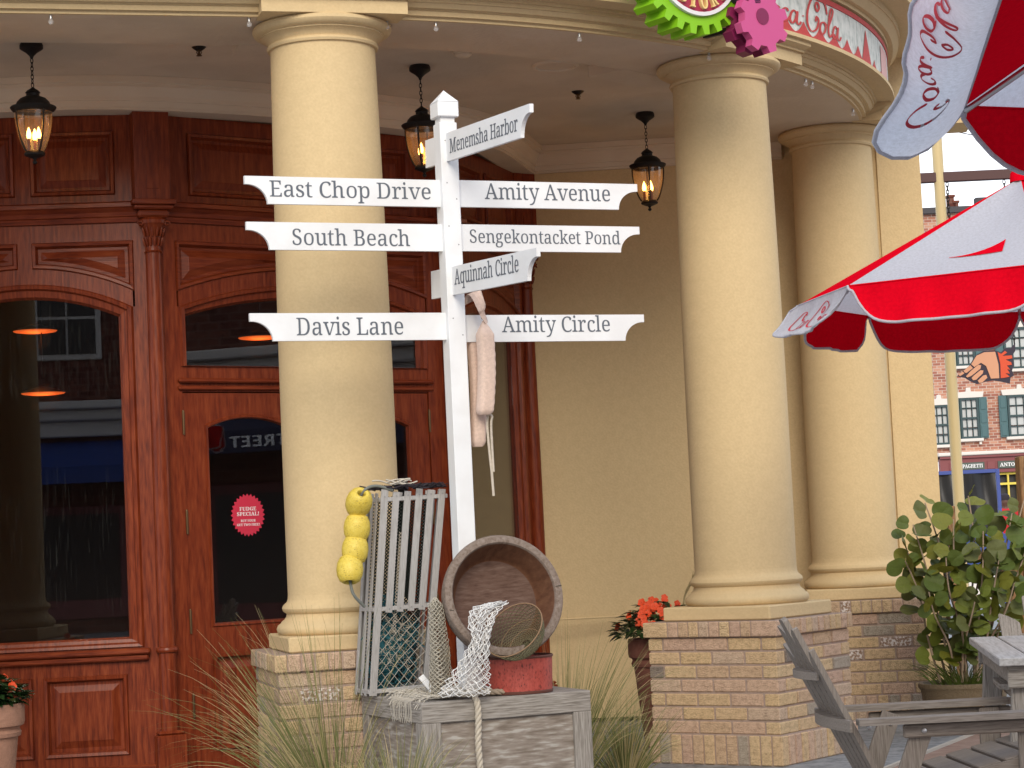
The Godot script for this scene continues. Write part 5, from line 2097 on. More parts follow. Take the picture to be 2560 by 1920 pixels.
# ---------------------------------------------------------------- chairs and table
func adirondack(label: String) -> Node3D:
	var t := thing("adirondack_chair", label, "chair", Vector3.ZERO, 0.0, "slatted garden chairs by the table")
	for sz in [-1.0, 1.0]:
		var a := Sh.new()
		var p := PackedVector2Array([Vector2(-0.41, -0.04), Vector2(-0.38, -0.045), Vector2(0.0, -0.06), Vector2(0.30, -0.065)])
		for k in 9:
			var an := -PI / 2 + PI * k / 8.0
			p.append(Vector2(0.33 + cos(an) * 0.05, sin(an) * 0.065))
		p.append_array([Vector2(0.30, 0.06), Vector2(0.0, 0.045), Vector2(-0.38, 0.035), Vector2(-0.41, 0.03)])
		a.xf = Transform3D(Basis(Vector3.RIGHT, Vector3(0, 0, -sz), Vector3(0, sz, 0)), Vector3(0, 0.523, sz * 0.33))
		if sz < 0:
			a.xf = Transform3D(Basis(Vector3.RIGHT, Vector3(0, 0, -1), Vector3.UP), Vector3(0, 0.523, -0.33))
		a.extrude(p, -0.012, 0.012)
		part(t, a, "arm", M.chair_wood_x)
		var ap := Sh.new()
		ap.box(Vector3(0.60, 0.052, 0.022), Vector3(0.07, 0.478, sz * 0.315), 0.006)
		part(t, ap, "arm_rail", M.chair_wood_x)
		var rl := Sh.new()
		rl.beam(Vector3(-0.14, 0.50, sz * 0.288), Vector3(-0.34, 0.01, sz * 0.288), 0.08, 0.022, Vector3(0, 0, 1))
		part(t, rl, "leg", M.chair_wood_y)
		var fl := Sh.new()
		fl.box(Vector3(0.085, 0.50, 0.022), Vector3(0.27, 0.252, sz * 0.288), 0.004)
		part(t, fl, "leg", M.chair_wood_y)
		var sr := Sh.new()
		sr.beam(Vector3(0.34, 0.34, sz * 0.262), Vector3(-0.42, 0.16, sz * 0.262), 0.07, 0.022, Vector3(0, 0, 1))
		part(t, sr, "seat_rail", M.chair_wood_x)
		for q in [Vector3(-0.15, 0.478, 0.327), Vector3(0.27, 0.478, 0.327), Vector3(-0.36, 0.50, 0.30)]:
			var bo := Sh.new()
			bo.xf = Transform3D(Basis(Vector3.RIGHT, sz * PI / 2), Vector3(q.x, q.y, q.z * sz))
			bo.lathe([Vector2(0.011, 0.0), Vector2(0.009, 0.004), Vector2(0.0, 0.006)], 12)
			part(t, bo, "bolt", M.steel)
			if q.x > -0.3:
				var bi := Sh.new()
				bi.xf = Transform3D(Basis(Vector3.RIGHT, -sz * PI / 2), Vector3(q.x, q.y - 0.02, 0.274 * sz))
				bi.lathe([Vector2(0.011, 0.0), Vector2(0.009, 0.004), Vector2(0.0, 0.006)], 12)
				part(t, bi, "bolt", M.steel)
	# back: five slats fanning to a rounded top
	var foot := Vector3(-0.27, 0.20, 0)
	var lean := Vector3(-0.44, 0.90, 0).normalized()
	for k in 5:
		var z := (k - 2) * 0.102
		var l: float = [0.66, 0.76, 0.805, 0.76, 0.66][k]
		var d := (lean + Vector3(0, 0, (k - 2) * 0.035)).normalized()
		var s := Sh.new()
		var q := PackedVector2Array([Vector2(-0.044, 0), Vector2(0.044, 0)])
		var tilt: float = [-0.030, -0.016, 0.0, 0.016, 0.030][k]
		q.append_array([Vector2(0.048, l - 0.010 - tilt), Vector2(0.040, l - 0.002 - tilt * 0.85), Vector2(0.0, l + 0.003), Vector2(-0.040, l - 0.002 + tilt * 0.85), Vector2(-0.048, l - 0.010 + tilt)])
		var nz := Vector3(0, 0, 1).cross(d).normalized() * -1.0
		var nx := d.cross(nz)
		s.xf = Transform3D(Basis(nx, d, nz), foot + Vector3(0, 0, z))
		s.extrude(q, -0.011, 0.011)
		part(t, s, "back_slat", M.chair_wood_y)
	for r in [[0.555, 0.22, 0.030], [0.345, 0.36, 0.045]]:
		var s := Sh.new()
		var c: Vector3 = foot + lean * r[0]
		var pts := PackedVector2Array()
		for k in 13:
			var z: float = lerpf(-r[1], r[1], k / 12.0)
			pts.append(Vector2(z, -0.018 - 0.05 * cos(z / r[1] * PI * 0.5)))
		pts.append(Vector2(r[1], -0.010))
		pts.append(Vector2(-r[1], -0.010))
		s.xf = Transform3D(Basis(Vector3(0, 0, -1), Vector3.RIGHT, Vector3.UP).orthonormalized(), c + Vector3(-0.006, 0, 0))
		s.extrude(pts, -r[2] * 0.5, r[2] * 0.5)
		part(t, s, "back_rail", M.chair_wood_x)
	for k in 6:
		var u := k / 5.0
		var s := Sh.new()
		s.box(Vector3(0.092, 0.020, 0.53), Vector3(lerpf(-0.20, 0.33, u), lerpf(0.245, 0.372, u), 0), 0.004, Basis(Vector3(0, 0, 1), 0.233))
		part(t, s, "seat_slat", M.chair_wood_x)
	return t


func build_seating() -> void:
	var a := adirondack("brown slatted chair facing sideways in front of the brick pier")
	a.position = Vector3(1.668, 0, -8.86)
	a.rotation.y = deg_to_rad(3.0)
	copy_of(a, "adirondack_chair", "slatted chair behind the table with its rounded back showing", Vector3(2.58, 0, -10.24), deg_to_rad(-97.0))
	for q in get_node("adirondack_chair_001").get_children():
		q.material_override = M.grey_wood_y if (q as MeshInstance3D).material_override == M.chair_wood_y else (M.grey_wood_x if (q as MeshInstance3D).material_override == M.chair_wood_x else M.steel)
	var t := thing("picnic_table", "pale weathered plank table under the red and white umbrella", "table", Vector3(2.49, 0, -9.65), deg_to_rad(-7.6))
	for k in 7:
		var s := Sh.new()
		s.box(Vector3(0.126, 0.034, 1.68), Vector3(-0.402 + k * 0.134, 0.703, 0), 0.004)
		part(t, s, "plank", M.table_wood)
	for sz in [-1.0, 1.0]:
		var e := Sh.new()
		e.box(Vector3(0.86, 0.09, 0.03), Vector3(0, 0.638, sz * 0.78), 0.004)
		part(t, e, "apron", M.grey_wood_x)
		for sx in [-1.0, 1.0]:
			var l := Sh.new()
			l.beam(Vector3(sx * 0.36, 0.68, sz * 0.72), Vector3(sx * 0.42, 0.0, sz * 0.76), 0.09, 0.06, Vector3(0, 0, 1), 0.005)
			part(t, l, "leg", M.grey_wood_y)
	for sx in [-1.0, 1.0]:
		var r := Sh.new()
		r.box(Vector3(0.03, 0.08, 1.5), Vector3(sx * 0.40, 0.643, 0), 0.004)
		part(t, r, "side_rail", M.grey_wood)


# ---------------------------------------------------------------- pots and plants
func blade(s: Sh, base: Vector3, dir: Vector3, l: float, droop: float, w: float) -> void:
	var rows := [PackedVector3Array(), PackedVector3Array()]
	var p := base
	var d := dir.normalized()
	var n := 9
	var side := d.cross(Vector3(rng.randf_range(-0.4, 0.4), 0.2, 1.0)).normalized()
	for k in n + 1:
		var u := float(k) / n
		var ww := w * (1.0 - pow(u, 2.2)) + 0.0003
		rows[0].append(p + side * ww)
		rows[1].append(p - side * ww)
		d = (d + Vector3(0, -droop * (0.25 + u * 1.6) / n, 0) + Vector3(rng.randf_range(-0.02, 0.02), 0, rng.randf_range(-0.02, 0.02))).normalized()
		p += d * l / n
	s.grid(rows)


func grass_clump(at: Vector3, count: int, l0: float, l1: float, spread: float, bias: Vector3, label: String, thin := 1.0) -> void:
	var t := thing("grass_clump", label, "grass", at, 0.0, "ornamental grass clumps")
	for m in [["blade_green", 0.32, 0.9], ["blade_olive", 0.32, 1.1], ["blade_straw", 0.36, 1.3]]:
		var s := Sh.new()
		for k in int(count * m[1]):
			var a := rng.randf() * TAU
			var r := rng.randf()
			var tilt := 0.10 + spread * pow(r, 1.1)
			var d := Vector3(cos(a) * tilt, 1.0, sin(a) * tilt * 0.6) + bias * rng.randf()
			blade(s, Vector3(cos(a) * 0.09 * r, 0.0, sin(a) * 0.06 * r), d, rng.randf_range(l0, l1), rng.randf_range(0.2, 1.5) * m[2] * (0.4 + r), rng.randf_range(0.0011, 0.0021) * thin)
		var o := part(t, s, "blades", M[m[0]])
		o.set_meta("kind", "stuff")


func flower_pot(at: Vector3, r: float, h: float, label: String, m: Material, fl_r: float, fl_h: float, flowers: int) -> void:
	var t := thing("flower_pot", label, "flower pot", at, 0.0, "terracotta pots of red flowers")
	var s := Sh.new()
	s.lathe([Vector2(0.0, 0.0), Vector2(r * 0.58, 0.0), Vector2(r * 0.62, 0.02), Vector2(r * 0.84, h * 0.74), Vector2(r * 0.84, h * 0.76)], 40)
	part(t, s, "body", m)
	var b := Sh.new()
	b.lathe([Vector2(r * 0.83, h * 0.735), Vector2(r * 0.90, h * 0.745), Vector2(r * 0.92, h * 0.775), Vector2(r * 0.88, h * 0.80), Vector2(r * 0.89, h * 0.815), Vector2(r * 0.98, h * 0.83), Vector2(r * 1.0, h * 0.86), Vector2(r * 1.0, h * 0.975), Vector2(r * 0.97, h), Vector2(r * 0.90, h), Vector2(r * 0.87, h * 0.96), Vector2(r * 0.86, h * 0.9)], 40)
	part(t, b, "rim", m)
	var e := Sh.new()
	e.lathe([Vector2(0.0, h * 0.95), Vector2(r * 0.87, h * 0.94)], 24)
	part(t, e, "soil", M.soil)
	# leaves
	var lf := Sh.new()
	for k in 420:
		var a := rng.randf() * TAU
		var q := sqrt(rng.randf())
		var y := h + (1.0 - q * q * 0.75) * fl_h * rng.randf_range(0.1, 0.95)
		leaf_shape(lf, Vector3(cos(a) * q * fl_r, y, sin(a) * q * fl_r), Vector3(cos(a), rng.randf_range(-0.3, 0.7), sin(a)).normalized(), rng.randf_range(0.05, 0.085), 0.6)
	part(t, lf, "foliage", M.leaf_dark).set_meta("kind", "stuff")
	# flowers: five round petals
	var fs := Sh.new()
	for k in 5:
		var a := TAU * k / 5.0
		var c := Vector3(cos(a), sin(a), 0) * 0.0125
		var rows := []
		for i in 4:
			var row := PackedVector3Array()
			for j in 10:
				var b2 := TAU * j / 10.0
				row.append(c + Vector3(cos(b2), sin(b2), 0) * 0.0125 * i / 3.0 + Vector3(0, 0, 0.004 * (i / 3.0) - 0.002))
			rows.append(row)
		fs.grid(rows, false, true)
	var fm := fs.mesh()
	var es := Sh.new()
	es.lathe([Vector2(0.004, 0.0), Vector2(0.0, 0.004)], 8)
	var em := es.mesh()
	for k in flowers:
		var a := rng.randf() * TAU
		var q := sqrt(rng.randf()) * 0.95
		var y := h + (1.0 - q * q * 0.7) * fl_h * rng.randf_range(0.55, 1.05) + 0.012
		var n := Vector3(cos(a) * q, rng.randf_range(0.15, 0.8), sin(a) * q + 0.55).normalized()
		var o := meshed(t, fm, "flower", M.petal_red)
		var x := Vector3.UP.cross(n).normalized()
		o.transform = Transform3D(Basis(x, n.cross(x), n).scaled(Vector3.ONE * rng.randf_range(0.85, 1.25)), Vector3(cos(a) * q * fl_r * 1.02, y, sin(a) * q * fl_r * 1.02))
		var ey := meshed(o, em, "eye", M.flower_eye)
		ey.rotation.x = PI / 2


func leaf_shape(s: Sh, at: Vector3, d: Vector3, l: float, wide: float) -> void:
	var side := d.cross(Vector3.UP)
	if side.length() < 0.05:
		side = Vector3.RIGHT
	side = side.normalized()
	var n := side.cross(d).normalized()
	var rows := [PackedVector3Array(), PackedVector3Array(), PackedVector3Array()]
	for k in 5:
		var u := k / 4.0
		var w := l * wide * sin(PI * pow(u, 0.8)) * 0.5
		var c := at + d * l * u - n * l * 0.25 * u * u
		rows[0].append(c + side * w + n * w * 0.3)
		rows[1].append(c)
		rows[2].append(c - side * w + n * w * 0.3)
	s.grid(rows)


func grape_leaf(sd: int) -> ArrayMesh:
	var r := RandomNumberGenerator.new()
	r.seed = sd
	var s := Sh.new()
	var rows := []
	var cup := r.randf_range(-0.25, 0.35)
	for i in 7:
		var row := PackedVector3Array()
		for j in 24:
			var a := TAU * j / 24.0
			var rr := i / 6.0
			var edge := 1.0 + 0.05 * sin(a * 3.0 + sd) - 0.22 * exp(-pow((a - PI) / 0.28, 2.0))
			var x := cos(a) * rr * edge * 1.0 + 1.0
			var y := sin(a) * rr * edge * 1.08
			var z := cup * (rr * rr) * 0.35 + 0.05 * sin(a * 4.0 + sd) * rr * rr - 0.08 * exp(-absf(y) * 7.0) + 0.05 * absf(y)
			row.append(Vector3(x, y, z))
		rows.append(row)
	s.grid(rows, false, true)
	return s.mesh()


func sea_grape(at: Vector3) -> void:
	var t := thing("sea_grape", "sea grape bush with round leathery leaves in a low pot", "plant", at)
	var p := Sh.new()
	p.lathe([Vector2(0.0, 0.0), Vector2(0.20, 0.0), Vector2(0.235, 0.06), Vector2(0.26, 0.25), Vector2(0.275, 0.27), Vector2(0.275, 0.295), Vector2(0.25, 0.295), Vector2(0.24, 0.27), Vector2(0.0, 0.26)], 36)
	part(t, p, "pot", M.wicker)
	var meshes := []
	for k in 5:
		meshes.append(grape_leaf(40 + k))
	var mats := [M.grape_a, M.grape_b, M.grape_c, M.grape_d, M.grape_a, M.grape_b]
	var tips := [Vector3(-0.26, 0.96, 0.05), Vector3(-0.16, 1.09, -0.05), Vector3(-0.02, 0.98, 0.10), Vector3(0.10, 1.12, 0.0), Vector3(0.20, 0.98, -0.1), Vector3(0.34, 1.00, 0.1), Vector3(0.45, 1.10, 0.0), Vector3(-0.33, 0.74, 0.1), Vector3(0.38, 0.80, -0.15), Vector3(-0.10, 0.75, 0.2), Vector3(0.22, 0.72, 0.2), Vector3(-0.22, 0.55, 0.22), Vector3(0.06, 0.52, 0.25), Vector3(0.30, 0.58, 0.22), Vector3(-0.05, 0.86, -0.1), Vector3(-0.30, 0.86, -0.08), Vector3(0.46, 0.92, 0.12), Vector3(0.14, 0.9, 0.18)]
	for k in tips.size():
		var tip: Vector3 = tips[k] + Vector3(0, 0.31, 0)
		var b := Vector3(tip.x * 0.28 + rng.randf_range(-0.06, 0.06), 0.30, tip.z * 0.4)
		var c := curve([b, b.lerp(tip, 0.35) + Vector3(rng.randf_range(-0.03, 0.03), 0.02, rng.randf_range(-0.03, 0.03)), b.lerp(tip, 0.7) + Vector3(rng.randf_range(-0.03, 0.03), 0.02, 0.02), tip], 7)
		var rad := []
		for q in c.size():
			rad.append(lerpf(0.0085, 0.004, float(q) / c.size()))
		var s := Sh.new()
		s.tube(c, rad, 6)
		part(t, s, "stem", M.grape_stem)
		var n := 13
		for q in n:
			var u := lerpf(0.2 if q < 3 else 0.4, 1.0, float(q) / (n - 1))
			var node: Vector3 = c[int(u * (c.size() - 1))]
			var a := q * 2.4 + k * 1.3
			var d := Vector3(cos(a) * 1.05, rng.randf_range(-0.15, 0.75), sin(a) * 0.8 + 0.15).normalized()
			var l := rng.randf_range(0.044, 0.070) * (0.75 if u > 0.95 else 1.0)
			var stalk := node + d * 0.02
			var nn := (Vector3(rng.randf_range(-0.5, 0.5), rng.randf_range(0.1, 1.0), rng.randf_range(0.2, 1.1))).normalized()
			var x := d
			var z := (nn - x * nn.dot(x)).normalized()
			var o := meshed(t, meshes[rng.randi_range(0, 4)], "leaf", mats[rng.randi_range(0, 5)])
			o.transform = Transform3D(Basis(x * l, z.cross(x) * l, z * l), stalk)
	var g := Sh.new()
	for k in 220:
		var a := rng.randf() * TAU
		blade(g, Vector3(cos(a) * 0.2 * rng.randf(), 0.26, sin(a) * 0.2 * rng.randf()), Vector3(cos(a) * 0.6, 0.8, sin(a) * 0.6), rng.randf_range(0.15, 0.36), 1.2, 0.002)
	part(t, g, "grass_tuft", M.grape_b).set_meta("kind", "stuff")


func build_pots_and_plants() -> void:
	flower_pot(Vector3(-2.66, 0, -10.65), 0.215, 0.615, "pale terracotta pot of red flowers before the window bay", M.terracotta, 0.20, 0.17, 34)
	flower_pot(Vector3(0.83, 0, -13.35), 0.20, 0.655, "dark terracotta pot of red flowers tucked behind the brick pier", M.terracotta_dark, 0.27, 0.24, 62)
	var tw := Sh.new()
	tw.tube(curve([Vector3(0.96, 0.66, -13.33), Vector3(0.99, 0.90, -13.32), Vector3(1.06, 1.03, -13.3)], 4), 0.006, 6)
	for k in 14:
		var q := Vector3(1.0, 0.91, -13.32).lerp(Vector3(1.07, 1.05, -13.3), k / 13.0)
		tw.tube([q, q + Vector3(rng.randf_range(-0.02, 0.025), 0.025, rng.randf_range(-0.02, 0.02))], [0.004, 0.001], 4)
	solo("dry_twig", tw, M.blade_straw, "dry grey twig sticking up behind the red flowers", "twig")
	grass_clump(Vector3(-0.95, 0.0, -10.42), 290, 0.5, 1.12, 0.50, Vector3(-0.62, 0.0, 0.05), "large grass clump arching in front of the near brick pier", 0.8)
	grass_clump(Vector3(0.20, 0.0, -11.35), 200, 0.5, 0.92, 0.42, Vector3(0.26, 0, 0), "grass clump rising behind the crate and red tub", 0.85)
	grass_clump(Vector3(0.50, 0.0, -11.65), 320, 0.22, 0.48, 0.7, Vector3(0.0, 0, 0.1), "low tangled grass between crate and far brick pier")
	grass_clump(Vector3(-0.58, 0.0, -9.72), 260, 0.25, 0.52, 0.55, Vector3(0.1, 0, 0), "low grass growing at the front corner of the crate", 0.9)
	sea_grape(Vector3(2.68, 0, -13.45))


# ---------------------------------------------------------------- the street seen at the edge of the picture
func far_window(parent: Node3D, x: float, y: float, w: float, h: float) -> void:
	var f := Sh.new()
	f.box(Vector3(0.06, h, 0.10), Vector3(-w * 0.5 + 0.03, 0, 0))
	f.box(Vector3(0.06, h, 0.10), Vector3(w * 0.5 - 0.03, 0, 0))
	f.box(Vector3(w - 0.12, 0.06, 0.10), Vector3(0, h * 0.5 - 0.03, 0))
	f.box(Vector3(w - 0.12, 0.06, 0.10), Vector3(0, -h * 0.5 + 0.03, 0))
	f.box(Vector3(w - 0.12, 0.05, 0.09), Vector3(0, 0, 0.0))
	for k in [-1, 1]:
		f.box(Vector3(0.022, h - 0.12, 0.07), Vector3(k * w * 0.15, 0, 0))
	for q in [-0.25, 0.25]:
		f.box(Vector3(w - 0.12, 0.022, 0.068), Vector3(0, q * h, 0))
	var o := part(parent, f, "window", M.frame_teal)
	o.position = Vector3(x, y, 0.0) - Vector3(0, parent.position.y, 0)
	for i in 3:
		for j in 4:
			var p := Sh.new()
			p.box(Vector3((w - 0.18) / 3.0, (h - 0.19) / 4.0, 0.01), Vector3((i - 1) * w * 0.285, (j - 1.5) * h * 0.235, -0.03))
			part(o, p, "pane", M.curtain)


func build_far_street() -> void:
	var z := -60.0
	var t := thing("brick_house", "pink brick house with teal shutters beyond the umbrella", "building", Vector3(14.0, 0, z))
	var s := Sh.new()
	s.box(Vector3(5.5, 6.8, 5.0), Vector3(0.4, 6.42, -2.56))
	part(t, s, "wall", M.far_brick)
	var rf := Sh.new()
	rf.box(Vector3(5.7, 0.16, 5.2), Vector3(0.4, 9.86, -2.5))
	part(t, rf, "roof", M.roof_dark)
	for c in [[-1.47, 10.34, 0.16], [-1.34, 10.17, 0.13]]:
		var ch := Sh.new()
		ch.box(Vector3(c[2], c[1] - 9.9, 0.3), Vector3(c[0], (c[1] + 9.9) * 0.5, -0.6))
		ch.box(Vector3(c[2] + 0.06, 0.06, 0.36), Vector3(c[0], c[1] - 0.02, -0.6))
		part(rf_node(t), ch, "chimney", M.far_brick_dark)
	var gb := Sh.new()
	gb.box(Vector3(2.0, 0.35, 0.3), Vector3(0.2, 10.05, -0.5))
	part(t, gb, "dormer", M.roof_dark)
	for w in [[-1.43, 4.05, 0.52, 1.13], [-0.02, 4.06, 0.70, 1.15], [-1.43, 6.06, 0.52, 1.12], [-0.02, 5.93, 0.70, 1.15], [-1.43, 8.2, 0.52, 1.1], [-0.02, 8.2, 0.7, 1.1], [-2.25, 3.9, 0.5, 1.1]]:
		far_window(t, w[0], w[1], w[2], w[3])
		var l := Sh.new()
		l.extrude(PackedVector2Array([Vector2(w[0] - w[2] * 0.5 - 0.12, w[1] + w[3] * 0.5), Vector2(w[0] + w[2] * 0.5 + 0.12, w[1] + w[3] * 0.5), Vector2(w[0] + w[2] * 0.5 + 0.16, w[1] + w[3] * 0.5 + 0.15), Vector2(w[0] + 0.07, w[1] + w[3] * 0.5 + 0.17), Vector2(w[0] + 0.05, w[1] + w[3] * 0.5 + 0.28), Vector2(w[0] - 0.05, w[1] + w[3] * 0.5 + 0.28), Vector2(w[0] - 0.07, w[1] + w[3] * 0.5 + 0.17), Vector2(w[0] - w[2] * 0.5 - 0.16, w[1] + w[3] * 0.5 + 0.15)]), -0.05, 0.06)
		part(t, l, "lintel", M.stone_white)
		var si := Sh.new()
		si.box(Vector3(w[2] + 0.16, 0.08, 0.16), Vector3(w[0], w[1] - w[3] * 0.5 - 0.04, 0.02), 0.01)
		si.box(Vector3(0.06, 0.10, 0.08), Vector3(w[0] + w[2] * 0.5, w[1] - w[3] * 0.5 - 0.12, 0.0))
		part(t, si, "sill", M.stone_white)
		for sx in [-1.0, 1.0]:
			var sh := Sh.new()
			var cx: float = w[0] + sx * (w[2] * 0.5 + 0.125)
			sh.box(Vector3(0.23, w[3], 0.04), Vector3(cx, w[1], 0.02), 0.01)
			for q in [-0.36, 0.0, 0.36]:
				sh.box(Vector3(0.15, w[3] * 0.27, 0.02), Vector3(cx, w[1] + q * w[3] * 0.92, 0.045), 0.008)
			part(t, sh, "shutter", M.shutter_teal)
	# shop front below
	var co := Sh.new()
	co.box(Vector3(5.6, 0.10, 0.4), Vector3(0.4, 3.07, 0.06), 0.02)
	part(t, co, "string_course", M.stone_white)
	var fr := Sh.new()
	fr.box(Vector3(5.5, 0.50, 0.24), Vector3(0.4, 2.77, 0.04))
	fr.box(Vector3(5.5, 0.06, 0.32), Vector3(0.4, 2.98, 0.06))
	for x in [-2.0, -0.95, 0.95]:
		fr.box(Vector3(0.22, 0.22, 0.03), Vector3(x, 2.73, 0.17), 0.01)
	part(t, fr, "shop_fascia", M.shop_maroon)
	for w in [["SPAGHETTI", -1.50, 0.66], ["ANTONIO", -0.38, 0.72]]:
		var b := Sh.new()
		b.box(Vector3(w[2] + 0.06, 0.20, 0.04), Vector3(w[1], 2.725, 0.18))
		var o := part(t, b, "shop_sign", M.shop_sign)
		lettering(o, w[0], "Droid Serif", Transform3D(Basis.IDENTITY, Vector3(w[1] - w[2] * 0.47, 2.675, 0.201)), w[2] * 0.94, 0.10, M.print_white, 0.01, 700)
	var sd := Sh.new()
	sd.box(Vector3(5.5, 2.54, 4.8), Vector3(0.4, 1.27, -2.55))
	part(t, sd, "shop_room", M.shop_dark)
	for x in [-0.73, -0.48, -0.23]:
		var y := Sh.new()
		y.box(Vector3(0.045, 2.5, 0.08), Vector3(x, 1.26, 0.0))
		part(t, y, "mullion", M.shop_yellow)
	var yb := Sh.new()
	yb.box(Vector3(0.56, 0.06, 0.09), Vector3(-0.48, 2.48, 0.0))
	yb.box(Vector3(0.56, 0.06, 0.09), Vector3(-0.48, 2.20, 0.0))
	part(t, yb, "shop_window_rail", M.shop_yellow)

	# cream post, maroon arm and the hanging hand
	var p := thing("sign_gantry", "cream round post carrying a dark red beam", "post", Vector3(4.45, 0, -22.0))
	var ps := Sh.new()
	ps.tube([Vector3(0, 0, 0), Vector3(0, 5.3, 0)], [0.058, 0.054], 20)
	part(p, ps, "post", M.cream_pole)
	var bm := Sh.new()
	bm.box(Vector3(2.6, 0.10, 0.08), Vector3(0.85, 4.77, 0.0), 0.006)
	part(p, bm, "beam", M.beam_maroon)
	for k in [[0.075, 4.72], [0.655, 4.72]]:
		var c := Sh.new()
		for q in (44 if k[0] < 0.3 else 44):
			ring_link(c, Vector3(k[0], k[1] - 0.03 - q * 0.038, 0.02), 0.026, 0.013, PI / 2 * (q % 2), 0.005)
		part(p, c, "chain", M.black_iron)
	hand_sign(Vector3(4.5, 2.63, -21.96))
	# wires against the sky
	for k in 4:
		var w := Sh.new()
		var y0 := 10.5 + k * 0.8
		w.tube([Vector3(10.0, y0 + 2.0, -59.0), Vector3(13.0, y0 + 0.3, -55.0), Vector3(17.0, y0 - 0.6, -52.0)], 0.012, 4, false)
		solo("overhead_wire", w, M.black_iron, ["topmost thin wire crossing the sky", "second thin wire crossing the sky", "third thin wire crossing the sky", "lowest thin wire crossing the sky"][k], "wire", Vector3.ZERO, 0.0, "wires across the sky")
	# black cloth on a blue frame, timber stall post
	var bc := thing("cloth_screen", "black cloth stretched on a blue frame behind the bush", "screen", Vector3(6.2, 0, -30.0))
	var cs := Sh.new()
	var rows := []
	for i in 25:
		var row := PackedVector3Array()
		for j in 13:
			row.append(Vector3(-0.62 + i * 0.042, 0.2 + j * 0.142, 0.02 * sin(i * 0.9 + j * 0.5) + 0.015 * sin(i * 0.4 - j * 0.9)))
		rows.append(row)
	cs.grid(rows)
	part(bc, cs, "cloth", M.black_cloth)
	var bf := Sh.new()
	bf.box(Vector3(0.05, 1.95, 0.06), Vector3(0.42, 0.98, 0), 0.004)
	bf.box(Vector3(0.05, 1.95, 0.06), Vector3(-0.66, 0.98, 0), 0.004)
	bf.box(Vector3(1.03, 0.05, 0.06), Vector3(-0.12, 1.93, 0), 0.004)
	part(bc, bf, "frame", M.blue_frame)
	var tp := thing("timber_stall", "brown timber stall post with a rail beside the bush", "stall", Vector3(3.52, 0, -15.0))
	var a := Sh.new()
	a.box(Vector3(0.14, 1.70, 0.14), Vector3(0, 0.85, 0), 0.006)
	part(tp, a, "post", M.oak)
	var b2 := Sh.new()
	b2.box(Vector3(0.03, 0.06, 0.9), Vector3(-0.05, 0.92, -0.5), 0.004)
	b2.box(Vector3(0.85, 0.06, 0.05), Vector3(-0.46, 1.02, -0.6), 0.004)
	part(tp, b2, "rail", M.oak)
	var b3 := Sh.new()
	b3.box(Vector3(0.10, 1.0, 0.03), Vector3(-0.12, 0.5, -0.02), 0.004)
	part(tp, b3, "board", M.oak)
	var wf := thing("timber_trestle", "low timber trestle standing behind the bush by the stucco corner", "trestle", Vector3(3.62, 0, -18.0))
	for q in [[-0.42, 1.40], [-0.05, 1.40]]:
		var f := Sh.new()
		f.box(Vector3(0.06, q[1], 0.06), Vector3(q[0], q[1] * 0.5, 0), 0.004)
		part(wf, f, "upright", M.oak)
	var f2 := Sh.new()
	f2.box(Vector3(0.31, 0.06, 0.05), Vector3(-0.235, 1.37, 0), 0.004)
	part(wf, f2, "cross_rail", M.oak)
	var ad := thing("display_board", "blue and white notice board half hidden by the bush", "sign", Vector3(3.98, 0, -18.5))
	var d := Sh.new()
	d.box(Vector3(0.40, 0.34, 0.03), Vector3(0, 0.98, 0), 0.004)
	part(ad, d, "panel_upper", M.board_blue)
	var d2 := Sh.new()
	d2.box(Vector3(0.40, 0.22, 0.03), Vector3(0, 0.70, 0), 0.004)
	part(ad, d2, "panel_lower", M.print_white)
	lettering(ad, "WS", "Droid Sans", Transform3D(Basis.IDENTITY, Vector3(-0.03, 0.93, 0.016)), 0.17, 0.10, M.hand_line, 0.002, 700)
	var lg := Sh.new()
	for sx in [-0.17, 0.17]:
		lg.box(Vector3(0.03, 0.6, 0.03), Vector3(sx, 0.3, 0), 0.003)
	part(ad, lg, "leg", M.oak)


func rf_node(t: Node3D) -> Node3D:
	return t.get_node("roof")


